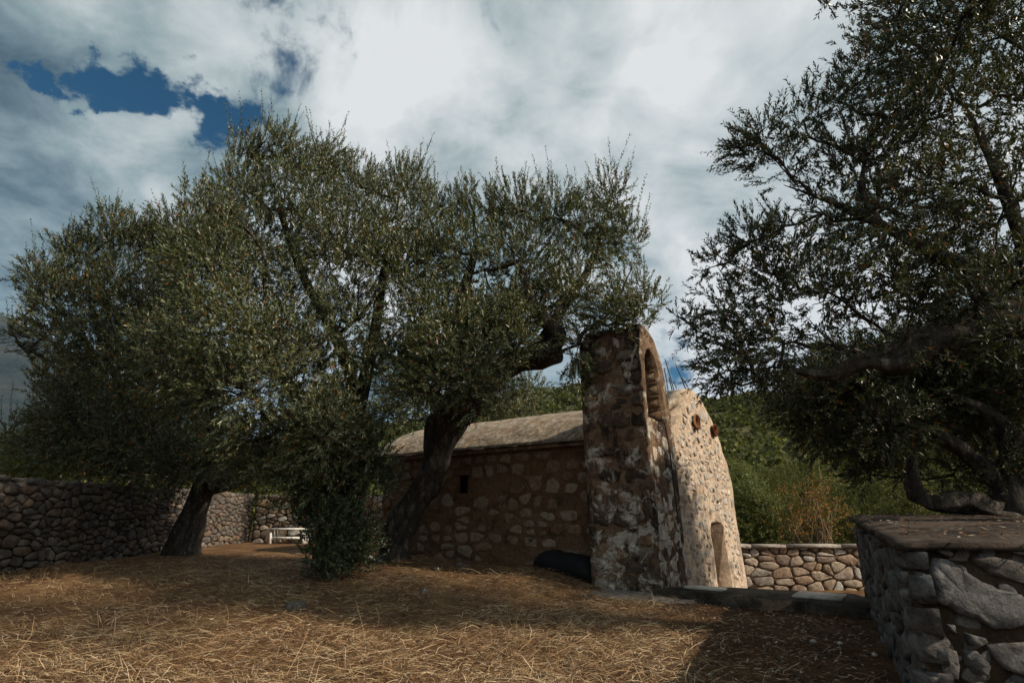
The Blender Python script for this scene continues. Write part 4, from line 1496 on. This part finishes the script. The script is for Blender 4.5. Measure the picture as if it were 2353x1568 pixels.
branches(tree, [kC[-1], at(220, 740, YC - .6), at(330, 840, YC - .4), at(640, 1000, YC), at(60, 800, YC - 1.5)], cC, rC, rg, M['bark'])
p, sd = crown_shoots(cC, rC, int(6400 * LEAFN), rg)
sp = sprigs(cC, rC, 150, rg, 0)
foliage(tree, sp[0], sp[1], rg, M['olive'], 0.08, 0.017, 15, (0.5, 1.25), 0.10, 'top_shoots', 0.5)
foliage(tree, p, sd, rg, M['olive_shaded'], 0.10, 0.020, 9, (0.25, 0.5))

# --- D: upright one behind it
rg = np.random.default_rng(104)
YD = 16.5
base = at(305, 1250, YD)
tree = thing('olive_tree', (base[0], base[1], float(ground_z(base[0], base[1]))), 'shaded olive tree with straight upright trunk close to the dry stone wall', 'tree', GROUP)
kD = trunk(tree, [(300, 1285, YD), (303, 1240, YD), (308, 1180, YD), (312, 1110, YD), (318, 1040, YD)], [0.45, 0.30, 0.26, 0.24, 0.2], 30, 16, 0.3, 31.0)
clD = [(300, 900, 16.5, 110), (400, 940, 16.5, 100), (230, 1000, 16.3, 80), (330, 1040, 16, 70), (150, 1000, 16.5, 70), (420, 1060, 16.5, 60), (200, 880, 16.6, 90)]
cD, rD = clumps_px(clD)
branches(tree, [kD[-1]], cD, rD, rg, M['bark'])
p, sd = crown_shoots(cD, rD, int(1700 * LEAFN), rg)
foliage(tree, p, sd, rg, M['olive_deep_shade'], 0.11, 0.024, 9, (0.25, 0.5))

# --- G: tree behind the chapel
rg = np.random.default_rng(105)
YG = 20.0
base = at(1060, 1200, YG)
tree = thing('olive_tree', (base[0], base[1], float(ground_z(base[0], base[1]))), 'greyish olive tree rising behind the chapel roof', 'tree', GROUP)
kG = trunk(tree, [(1060, 1260, YG), (1060, 1180, YG), (1055, 1100, YG), (1065, 1010, YG)], [0.5, 0.4, 0.3, 0.25], 20, 12, 0.3, 41.0)
clG = [(1150, 930, 20, 70), (1215, 900, 20, 45), (1070, 950, 20, 80), (960, 930, 19.5, 70), (890, 960, 19.5, 60), (1000, 1010, 20, 60), (1190, 950, 19.5, 50), (930, 870, 20, 70), (1100, 880, 20.5, 60)]
cG, rG = clumps_px(clG)
branches(tree, [kG[-1]], cG, rG, rg, M['bark'])
p, sd = crown_shoots(cG, rG, int(1500 * LEAFN), rg)
foliage(tree, p, sd, rg, M['olive'], 0.12, 0.026, 9, (0.3, 0.55))

# --- E: big near tree at the right, its trunk out of the picture
rg = np.random.default_rng(106)
tree = thing('olive_tree', (6.9, 5.6, 1.05), 'big near olive tree overhanging from the right edge, sky showing through its leaves', 'tree', GROUP)
kE = trunk(tree, [(6.95, 5.6, 0.95), (6.9, 5.6, 1.5), (6.75, 5.7, 2.1), (6.5, 5.8, 2.7), (6.2, 5.85, 3.05)], [0.55, 0.42, 0.36, 0.33, 0.3], 36, 18, 0.35, 51.0, world=True)
YE = 6.0
l1 = trunk(tree, [(6.3, 5.85, 2.95), tuple(at(2400, 735, 5.95)), tuple(at(2290, 730, YE)), tuple(at(2200, 765, YE)), tuple(at(2130, 800, YE)), tuple(at(2050, 832, YE)), tuple(at(1985, 830, YE)), tuple(at(1900, 862, YE + .1)), tuple(at(1820, 850, YE + .2))],
           [0.28, 0.22, 0.21, 0.20, 0.19, 0.14, 0.10, 0.06, 0.03], 60, 16, 0.6, 52.0, 'limb', world=True)
l2 = trunk(tree, [tuple(at(2290, 720, YE)), tuple(at(2220, 620, YE)), tuple(at(2120, 570, YE)), tuple(at(2000, 505, YE)), tuple(at(1900, 460, YE + .1)), tuple(at(1800, 425, YE + .1))], [0.14, 0.10, 0.08, 0.055, 0.03, 0.004], 40, 10, 0.3, 53.0, 'limb', world=True)
l3 = trunk(tree, [tuple(at(2380, 700, 6)), tuple(at(2330, 500, 6)), tuple(at(2260, 330, 6.1)), tuple(at(2180, 180, 6.2))], [0.10, 0.07, 0.045, 0.006], 30, 10, 0.3, 54.0, 'limb', world=True)
l4 = trunk(tree, [tuple(at(2020, 515, YE)), tuple(at(1980, 430, YE)), tuple(at(2000, 330, YE)), tuple(at(2040, 220, YE))], [0.05, 0.035, 0.02, 0.004], 24, 8, 0.3, 55.0, 'limb', world=True)
clE = [(2060, 60, 6.3, 75), (1995, 150, 6.3, 60), (1920, 230, 6.2, 60), (1845, 275, 6.2, 52), (1745, 330, 6.2, 60), (1690, 340, 6.2, 30), (1800, 380, 6.1, 60), (2150, 150, 6.3, 120), (2260, 60, 6.3, 130), (2330, 230, 6.2, 130),
       (2100, 290, 6.1, 120), (1960, 360, 6.1, 100), (1890, 490, 6.1, 85), (1800, 520, 6.3, 55), (1720, 560, 6.4, 60), (1645, 610, 6.5, 45), (2040, 480, 6, 115), (2200, 420, 6, 125), (2330, 460, 6, 120), (1785, 640, 6.4, 95),
       (1660, 715, 6.5, 62), (1900, 670, 6.2, 105), (2050, 640, 6.1, 105), (2200, 640, 6.2, 90), (2330, 640, 6.1, 85), (1700, 810, 6.4, 75), (1800, 790, 6.4, 95), (1650, 860, 6.5, 40), (1900, 790, 6.3, 75), (1570, 735, 6.6, 22), (1600, 760, 6.6, 28),
       (2000, 740, 6.3, 70), (2120, 700, 6.4, 70), (2090, 760, 5.6, 60), (2250, 690, 5.6, 70), (1960, 800, 5.8, 50), (2330, 760, 5.5, 50), (2180, 800, 5.8, 30), (1680, 880, 6.4, 25), (1760, 880, 6.4, 30)]
cE, rE = clumps_px(clE)
extra_clumps = np.array([(5.7, 6.0, 8.5, 0.9), (6.3, 6.2, 8.6, 1.1), (6.5, 5.2, 7.8, 1.0), (5.7, 5.1, 7.4, 0.8), (7.3, 6.0, 7.2, 1.0), (6.6, 6.6, 5.0, 1.0), (7.0, 5.2, 5.4, 1.0), (7.4, 6.2, 4.0, 0.9), (6.6, 7.3, 4.4, 0.8), (5.8, 7.4, 6.0, 0.8), (4.3, 3.7, 6.7, 0.9), (4.0, 4.5, 7.7, 0.9), (3.4, 4.2, 7.7, 0.8), (5.0, 4.3, 7.9, 1.0), (5.0, 3.9, 7.0, 0.8)])  # crown beyond the frame, upper clumps added to shade the left ground
branches(tree, [kE[-1], l1[20], l1[32], l1[42], l2[14], l2[24], l2[34], l3[15], l3[25], l4[12], l4[20]], np.vstack([cE, extra_clumps[:, :3]]), np.concatenate([rE, extra_clumps[:, 3]]), rg, M['bark'], r0=0.03)
p, sd = crown_shoots(cE, rE, int(5200 * LEAFN), rg, up=0.45, depth=1.6, thin=0.10)
p2, sd2 = crown_shoots(extra_clumps[:, :3], extra_clumps[:, 3], int(2100 * LEAFN), rg, up=0.45)
foliage(tree, np.vstack([p, p2]), np.vstack([sd, sd2]), rg, M['olive_deep_shade'], 0.068, 0.0145, 9, (0.16, 0.34))

# --- F: second tree at the right, on the terrace
rg = np.random.default_rng(107)
YF = 8.4
base = at(2345, 1215, YF)
tree = thing('olive_tree', (base[0], base[1], 1.1), 'dark many-limbed olive tree growing on the terrace behind the near right wall', 'tree', GROUP)
kF = trunk(tree, [(2350, 1245, YF), (2348, 1200, YF), (2350, 1140, YF), (2365, 1060, YF)], [0.55, 0.46, 0.40, 0.34], 26, 16, 0.35, 61.0)
trunk(tree, [(2340, 1190, YF - .1), (2270, 1176, YF - .2), (2205, 1152, YF - .2), (2150, 1156, YF - .3), (2112, 1138, YF - .2), (2094, 1085, YF - .2), (2100, 1030, YF - .1)], [0.26, 0.18, 0.135, 0.12, 0.115, 0.085, 0.04], 60, 14, 0.6, 62.0, 'limb')
f2 = trunk(tree, [(2340, 1170, YF), (2290, 1110, YF), (2230, 1050, YF), (2160, 1000, YF), (2060, 970, YF), (1960, 960, YF)], [0.19, 0.13, 0.115, 0.09, 0.065, 0.03], 50, 12, 0.5, 63.0, 'limb')
trunk(tree, [(2300, 1140, YF), (2275, 1060, YF), (2265, 1010, YF), (2300, 940, YF)], [0.07, 0.055, 0.05, 0.03], 24, 8, 0.25, 64.0, 'limb')
f3 = trunk(tree, [(2360, 1060, YF), (2300, 980, YF), (2230, 930, YF), (2150, 900, YF)], [0.25, 0.16, 0.1, 0.05], 24, 10, 0.25, 65.0, 'limb')
clF = [(1800, 900, 9.2, 45), (1860, 920, 9.2, 75), (1950, 900, 9.2, 90), (2060, 910, 9, 95), (2190, 890, 9, 105), (2320, 890, 8.8, 100), (1880, 995, 9.2, 45), (1965, 1030, 9.2, 45), (2060, 1030, 9.2, 45), 
       (2150, 830, 9.2, 90), (2280, 980, 9.2, 55), (2000, 1090, 9, 30), (2060, 840, 9.4, 90), (1940, 840, 9.4, 70), (2330, 800, 9, 80), (2170, 1000, 9.5, 40), (2290, 1050, 8.3, 40), (2190, 1090, 8.8, 30), (2080, 1090, 8.8, 35), (2040, 980, 8.2, 60)]
cF, rF = clumps_px(clF)
extra_clumps = np.array([(8.5, 9.2, 4.2, 1.2), (9.3, 8.2, 3.8, 1.1), (9.0, 10.2, 3.6, 1.0), (8.3, 8.0, 4.6, 1.1), (9.6, 7.0, 4.6, 1.1), (8.6, 7.2, 3.4, 0.9)])  # unseen clumps to the right, added to shade this tree's limbs
branches(tree, [kF[-1], f2[20], f2[32], f3[14], at(2092, 1030, YF - .1)], np.vstack([cF, extra_clumps[:, :3]]), np.concatenate([rF, extra_clumps[:, 3]]), rg, M['bark'], r0=0.035)
p, sd = crown_shoots(cF, rF, int(4300 * LEAFN), rg, up=0.2, depth=1.5)
p2, sd2 = crown_shoots(extra_clumps[:, :3], extra_clumps[:, 3], 1300, rg)
foliage(tree, np.vstack([p, p2]), np.vstack([sd, sd2]), rg, M['olive_deep_shade'], 0.08, 0.018, 9, (0.2, 0.4))


# ---------------------------------------------------------------- shrubs
def shrub(name, label, lst, mat, n, leaf, width, seed, cat='shrub', up=0.4, group=None, stems=8, base_px=None, Lr=(0.25, 0.5), pairs=7, stem_mat=None):
    rg = np.random.default_rng(seed)
    c, r_ = clumps_px(lst)
    b = c.mean(0).copy()
    b[2] = float(ground_z(b[0], b[1]))
    root = thing(name, tuple(b), label, cat, group)
    p, sd = crown_shoots(c, r_, n, rg, up=up, thin=-0.15)
    L = rg.uniform(*Lr, len(p))
    V, F, SV, SQ, ST = leaf_mesh_arrays(p, sd, L, pairs, leaf, width, rg, 0.25, 0.9)
    part('foliage', V, F, mat, root)
    mb = MB()
    for i in range(stems):
        k = rg.integers(len(c))
        e = c[k] + rg.normal(0, 0.4, 3) * r_[k]
        bb_ = b + np.array([rg.normal(0, 0.2), rg.normal(0, 0.2), -0.05])
        mb.tube(spline([bb_, (bb_ + e) / 2 + rg.normal(0, 0.12, 3), e], 8), np.linspace(0.035, 0.008, 8), 5)
        for _ in range(5):
            e2 = e + norm(rg.normal(size=3) + [0, 0, 0.5]) * r_[k] * rg.uniform(0.4, 0.9)
            mb.tube([(e * 0.7 + bb_ * 0.3), e, e2], [0.012, 0.009, 0.004], 4)
    mb.build('stem', stem_mat or M['twig'], root, True)
    return root


GS = 'shrubs growing beyond the yard walls'
shrub('green_bush', 'bright green bush beside the right edge of the chapel front', [(1712, 1145, 16.5, 45), (1740, 1185, 16.3, 50), (1720, 1225, 16.2, 45), (1770, 1230, 16, 40), (1700, 1105, 17, 28)], M['bush'], 2200, 0.065, 0.030, 201, group=GS)
shrub('orange_shrub', 'thin shrub with orange leaves and bare twigs above the low wall', [(1830, 1170, 15.8, 55), (1880, 1150, 15.8, 55), (1800, 1210, 15.6, 40), (1920, 1190, 15.8, 35), (1870, 1215, 15.6, 40)], M['orange'], 300, 0.075, 0.032, 202, stems=30, pairs=5, stem_mat=M['dry_twig'])
shrub('green_bush', 'dull green bush behind the orange shrub', [(1930, 1215, 17, 55), (1860, 1240, 16.8, 45), (1990, 1200, 17.2, 50), (1950, 1160, 18, 45), (1790, 1150, 18, 50)], M['maquis'], 2600, 0.08, 0.026, 203, group=GS)
shrub('green_bush', 'broad olive green bush higher up the slope right of the front', [(1800, 1130, 22, 45), (1740, 1120, 23, 35), (1860, 1120, 22.5, 45), (1900, 1140, 21, 40)], M['maquis'], 2600, 0.09, 0.035, 204, group=GS)
shrub('green_bush', 'dark bush seen between the right trees and terrace top', [(2080, 1160, 17, 70), (2170, 1140, 18, 70), (2260, 1130, 18, 80), (2330, 1100, 18, 70), (2030, 1130, 18, 50), (2220, 1060, 20, 70)], M['maquis'], 3000, 0.10, 0.035, 205, group=GS)
shrub('green_bush', 'yellow-green bush over the left end of the dry stone wall', [(40, 1065, 17, 45), (95, 1060, 17, 45), (20, 1030, 17.5, 35), (140, 1075, 17, 30)], M['bush_yellow'], 1800, 0.08, 0.03, 206, group=GS)
shrub('green_bush', 'olive green bush over the wall between two left trunks', [(200, 1050, 19, 50), (160, 1020, 19.5, 50), (250, 1075, 19, 40), (360, 1070, 20, 50), (420, 1060, 21, 45)], M['bush_yellow'], 2000, 0.09, 0.033, 207, group=GS)
shrub('green_bush', 'pale green bush over the rear wall by the leaning trunk', [(440, 1110, 24, 40), (560, 1110, 24, 50), (640, 1125, 24, 45), (500, 1090, 25, 45)], M['bush_yellow'], 1800, 0.11, 0.045, 208, group=GS)

# maquis covering the hillside: one mass
rg = np.random.default_rng(300)
N = 1800
be = R(1) * rg.uniform(-42, 50, N)
rr = 26 * (130 / 26) ** rg.random(N)
sx, sy = rr * np.sin(be), rr * np.cos(be)
sz = ground_z(sx, sy)
sr = rg.uniform(0.7, 1.7, N) * (0.7 + rr / 160)
c = np.stack([sx, sy, sz + sr * 0.45], 1)
per = 62
k = np.repeat(np.arange(N), per)
d = norm(rg.normal(size=(N * per, 3)))
d[:, 2] = np.abs(d[:, 2]) * 1.0 - 0.25
p = c[k] + d * (sr[k] * rg.uniform(0.62, 1.02, N * per) * (1 + 0.25 * wobble(d * 2.2 + c[k], 1.0)))[:, None]
s_ = (0.035 + 0.0030 * rr[k]) * rg.uniform(0.7, 1.5, N * per)
t1 = norm(rg.normal(size=(N * per, 3)) + d * 0.2)
t2 = norm(np.cross(t1, d + rg.normal(0, 0.5, d.shape)))
Q = np.stack([p - t1 * s_[:, None], p + t2 * s_[:, None] * 0.7, p + t1 * s_[:, None], p - t2 * s_[:, None] * 0.7], 1).reshape(-1, 3)
Fq = np.arange(len(Q)).reshape(-1, 4)
add('maquis_shrubbery', mesh_from('maquis_shrubbery', Q, Fq), M['maquis'], None, (0, 0, 0), kind='stuff', label='dark green maquis scrub covering the hillside behind the chapel')

# ---------------------------------------------------------------- straw on the ground
rg = np.random.default_rng(400)


def blades(n, region, length, width, lift, erect, seed_dir):
    x, y = region(n)
    # keep off the chapel, the kerb and the terrace
    u = (x - P0[0]) * UU[0] + (y - P0[1]) * UU[1]
    v = (x - P0[0]) * VV[0] + (y - P0[1]) * VV[1]
    ok = ~((u > -0.05) & (v > -0.08)) | (y > 20)
    ok &= ~((v > E_SIDE - 0.1) & (u > 0))
    side_ = (x - WA[0]) * lf[1] - (y - WA[1]) * lf[0]
    ok &= side_ < -0.12
    ok &= ~((v > 0.05) & (u > -4) & (u < 0.3))
    dens_ = 0.5 + 0.5 * wobble(np.stack([x, y, x * 0], 1), 1.3) + 0.35 * wobble(np.stack([x, y, y * 0], 1), 3.7, 1.0)
    bare = sm(x - (0.9 + 0.25 * (y - 5)), 0, 0.9) * sm(9.5 - y, 0, 1.0)       # trodden earth along the terrace wall
    ok &= rg.random(len(x)) < (0.35 + 0.75 * dens_) * (1 - 0.93 * bare)
    x, y = x[ok], y[ok]
    m = len(x)
    z = ground_z(x, y)
    flow = 0.35 * np.sin(x * 0.7 + 0.4 * y) + 0.3 * np.sin(y * 1.1 + seed_dir)
    an = flow + rg.normal(0, 0.75, m) + np.where(rg.random(m) < 0.5, math.pi, 0)
    el = np.where(rg.random(m) < erect, rg.uniform(0.5, 1.3, m), np.abs(rg.normal(0, 0.16, m)))
    L = length * rg.lognormal(0, 0.4, m)
    W_ = width * rg.uniform(0.6, 1.4, m)
    d = np.stack([np.cos(an) * np.cos(el), np.sin(an) * np.cos(el), np.sin(el)], 1)
    s = np.stack([-np.sin(an), np.cos(an), 0 * an], 1)
    s = norm(s + np.stack([0 * an, 0 * an, rg.normal(0, 0.5, m)], 1))
    p0 = np.stack([x, y, z + rg.random(m) ** 2 * lift + 0.004], 1)
    arch = np.stack([rg.normal(0, 0.12, m), rg.normal(0, 0.12, m), np.abs(rg.normal(0.06, 0.06, m))], 1)
    p1 = p0 + d * (L * 0.5)[:, None] + arch * L[:, None]
    p2 = p0 + d * L[:, None] * 0.98 - np.stack([0 * an, 0 * an, L * 0.02], 1) + arch * L[:, None] * 0.3
    p2[:, 2] = np.maximum(p2[:, 2], ground_z(p2[:, 0], p2[:, 1]) + 0.004)
    w0 = s * W_[:, None] * 0.5
    V = np.stack([p0 - w0, p0 + w0, p1 + w0, p1 - w0, p2 + w0 * 0.5, p2 - w0 * 0.5], 1).reshape(-1, 3)
    b = np.arange(m)[:, None] * 6
    F = np.concatenate([b + np.array([[0, 1, 2, 3]]), b + np.array([[3, 2, 4, 5]])])
    return V, F


def near_region(n):
    r_ = 3.3 * (15.5 / 3.3) ** rg.random(n)
    a = R(1) * rg.uniform(-48, 40, n)
    return r_ * np.sin(a), r_ * np.cos(a)


Vs, Fs, ofs = [], [], 0
for args in ((150000, near_region, 0.10, 0.0033, 0.04, 0.03, 0.0), (30000, near_region, 0.19, 0.0032, 0.05, 0.015, 1.2), (1100, near_region, 0.18, 0.0035, 0.03, 0.9, 2.0)):
    V, F = blades(*args)
    Vs.append(V)
    Fs.append(F + ofs)
    ofs += len(V)
add('dry_grass', mesh_from('dry_grass', np.vstack(Vs), np.vstack(Fs)), M['straw'], None, (0, 0, 0), kind='stuff', label='mown dry straw-coloured grass strewn over the ground')

# fallen leaves among the straw
n = 26000
x, y = near_region(n)
u = (x - P0[0]) * UU[0] + (y - P0[1]) * UU[1]
v = (x - P0[0]) * VV[0] + (y - P0[1]) * VV[1]
ok = ~((v > 0.0) & (u > -4)) & (((x - WA[0]) * lf[1] - (y - WA[1]) * lf[0]) < -0.05)
x, y = x[ok], y[ok]
m = len(x)
p0 = np.stack([x, y, ground_z(x, y) + rg.uniform(0.004, 0.05, m)], 1)
d = norm(np.stack([rg.normal(size=m), rg.normal(size=m), rg.normal(0, 0.3, m)], 1))
s = norm(np.cross(d, norm(np.array([0, 0, 1.0]) + rg.normal(0, 0.5, (m, 3)))))
l_ = rg.uniform(0.03, 0.07, m)[:, None]
V = np.stack([p0, p0 + d * l_ * .5 + s * l_ * .12, p0 + d * l_, p0 + d * l_ * .5 - s * l_ * .12], 1).reshape(-1, 3)
M['litter'] = material('leaf_litter', m_leaf((0.13, 0.065, 0.03), (0.20, 0.13, 0.08), odd=(0.34, 0.30, 0.22), oddf=0.12, trans=0.0))
add('fallen_leaves', mesh_from('fallen_leaves', V, np.arange(len(V)).reshape(-1, 4)), M['litter'], None, (0, 0, 0), kind='stuff', label='brown fallen olive leaves lying among the straw')


# the same litter on top of the terrace wall
n = 1700
a1, a2 = rg.random(n), rg.random(n) ** 1.3
qq = capP[0][None] * ((1 - a1) * (1 - a2))[:, None] + capP[1][None] * (a1 * (1 - a2))[:, None] + capP[2][None] * (a1 * a2)[:, None] + capP[3][None] * ((1 - a1) * a2)[:, None]
qq[:, 2] = TZ1 + 0.10 * a2 + 0.066
d = norm(np.stack([rg.normal(size=n), rg.normal(size=n), rg.normal(0, 0.15, n)], 1))
s = norm(np.cross(d, norm(np.array([0, 0, 1.0]) + rg.normal(0, 0.3, (n, 3)))))
l_ = rg.uniform(0.03, 0.08, n)[:, None]
V = np.stack([qq, qq + d * l_ * .5 + s * l_ * .12, qq + d * l_, qq + d * l_ * .5 - s * l_ * .12], 1).reshape(-1, 3)
add('fallen_leaves', mesh_from('fallen_leaves', V, np.arange(len(V)).reshape(-1, 4)), M['litter'], None, (0, 0, 0), kind='stuff', label='brown fallen leaves scattered on top of the terrace wall')


# loose stones on the ground
def rock(r_, seed, sq=(1, 0.8, 0.6)):
    v, f = [], []
    n1, n2 = 8, 5
    for i in range(n2 + 1):
        th = math.pi * i / n2
        for j in range(n1):
            ph = 2 * math.pi * j / n1
            d_ = np.array([math.sin(th) * math.cos(ph), math.sin(th) * math.sin(ph), math.cos(th)])
            k_ = r_ * (1 + 0.45 * fbm(d_[0] * 1.3 + seed, d_[1] * 1.3, d_[2] * 1.3, 3))
            v.append(d_ * k_ * np.array(sq))
    for i in range(n2):
        for j in range(n1):
            f.append((i * n1 + j, (i + 1) * n1 + j, (i + 1) * n1 + (j + 1) % n1, i * n1 + (j + 1) % n1))
    return v, f


ROCKS = [(745, 1370, 0.10, 'grey stone half buried in the straw below the suckers'), (680, 1400, 0.16, 'flat reddish stone in the straw left of the tree foot'), (975, 1360, 0.08, 'small pale stone in the straw right of the S-shaped trunk'),
         (1000, 1310, 0.13, 'rounded stone at the foot of the S-shaped trunk'), (1345, 1372, 0.07, 'small stone on the concrete apron by the gable'), (1060, 1300, 0.12, 'dark stone near the side wall right of the trunk'),
         (1930, 1478, 0.03, 'white pebble on the trodden earth below the kerb'), (1868, 1474, 0.035, 'larger white pebble on trodden earth, nearer the straw'), (2010, 1505, 0.03, 'white pebble on dark earth closest to the terrace wall')]
for i, (px_, py_, r_, lab) in enumerate(ROCKS):
    d = pix_dir(px_, py_)
    p = np.array([0, 0, EYE]) + d * (-EYE / d[2])
    for _ in range(6):
        z = float(ground_z(p[0], p[1]))
        p = np.array([0, 0, EYE]) + d * ((z - EYE) / d[2])
    v, f = rock(r_, i * 3.1)
    add('loose_stone', mesh_from('loose_stone', v, f, True), M['pale_stone_and_sun_patch'] if 'pebble' in lab else M['dry_stone'], None, tuple(p + ZZ * r_ * 0.15), label=lab, category='stone', group='loose stones on the ground')

# thin dry stalks
for i, (px_, py_, h_, lab) in enumerate(((1010, 1335, 0.22, 'broken pale twig standing by the S-shaped trunk'), (1148, 1285, 0.42, 'thin dry stalk standing before the side wall'), (250, 1490, 0.35, 'tall dry stalk standing in the straw at the left'), (865, 1440, 0.22, 'short dry stalk in the straw below the big tree'))):
    d = pix_dir(px_, py_)
    p = np.array([0, 0, EYE]) + d * (-EYE / d[2])
    for _ in range(6):
        z = float(ground_z(p[0], p[1]))
        p = np.array([0, 0, EYE]) + d * ((z - EYE) / d[2])
    mb = MB()
    q = spline([p - ZZ * 0.02, p + ZZ * h_ * 0.5 + np.array([0.02, 0, 0]), p + ZZ * h_ + np.array([-0.03, 0.02, 0])], 8)
    mb.tube(q, np.linspace(0.008, 0.003, 8), 5)
    for kq in (4, 5, 6):
        mb.tube([q[kq], q[kq] + np.array([0.05 * (-1) ** kq, 0.01, 0.05])], [0.003, 0.0015], 4)
    mb.build('dry_stalk', M['dry_twig'], None, True, label=lab, category='dry plant')

# ---------------------------------------------------------------- air
HZ = material('air', lambda k: k('ShaderNodeOutputMaterial', {1: k('ShaderNodeVolumePrincipled', {'Color': (0.26, 0.52, 1.0, 1), 'Density': 0.00006, 'Anisotropy': 0.0}).outputs[0]}))
hb = MB()
hb.box((-4600, -60, -12), (9300, 0, 0), (0, 5200, 0), (0, 0, 1000))
hb.build('haze', HZ, None, kind='stuff')
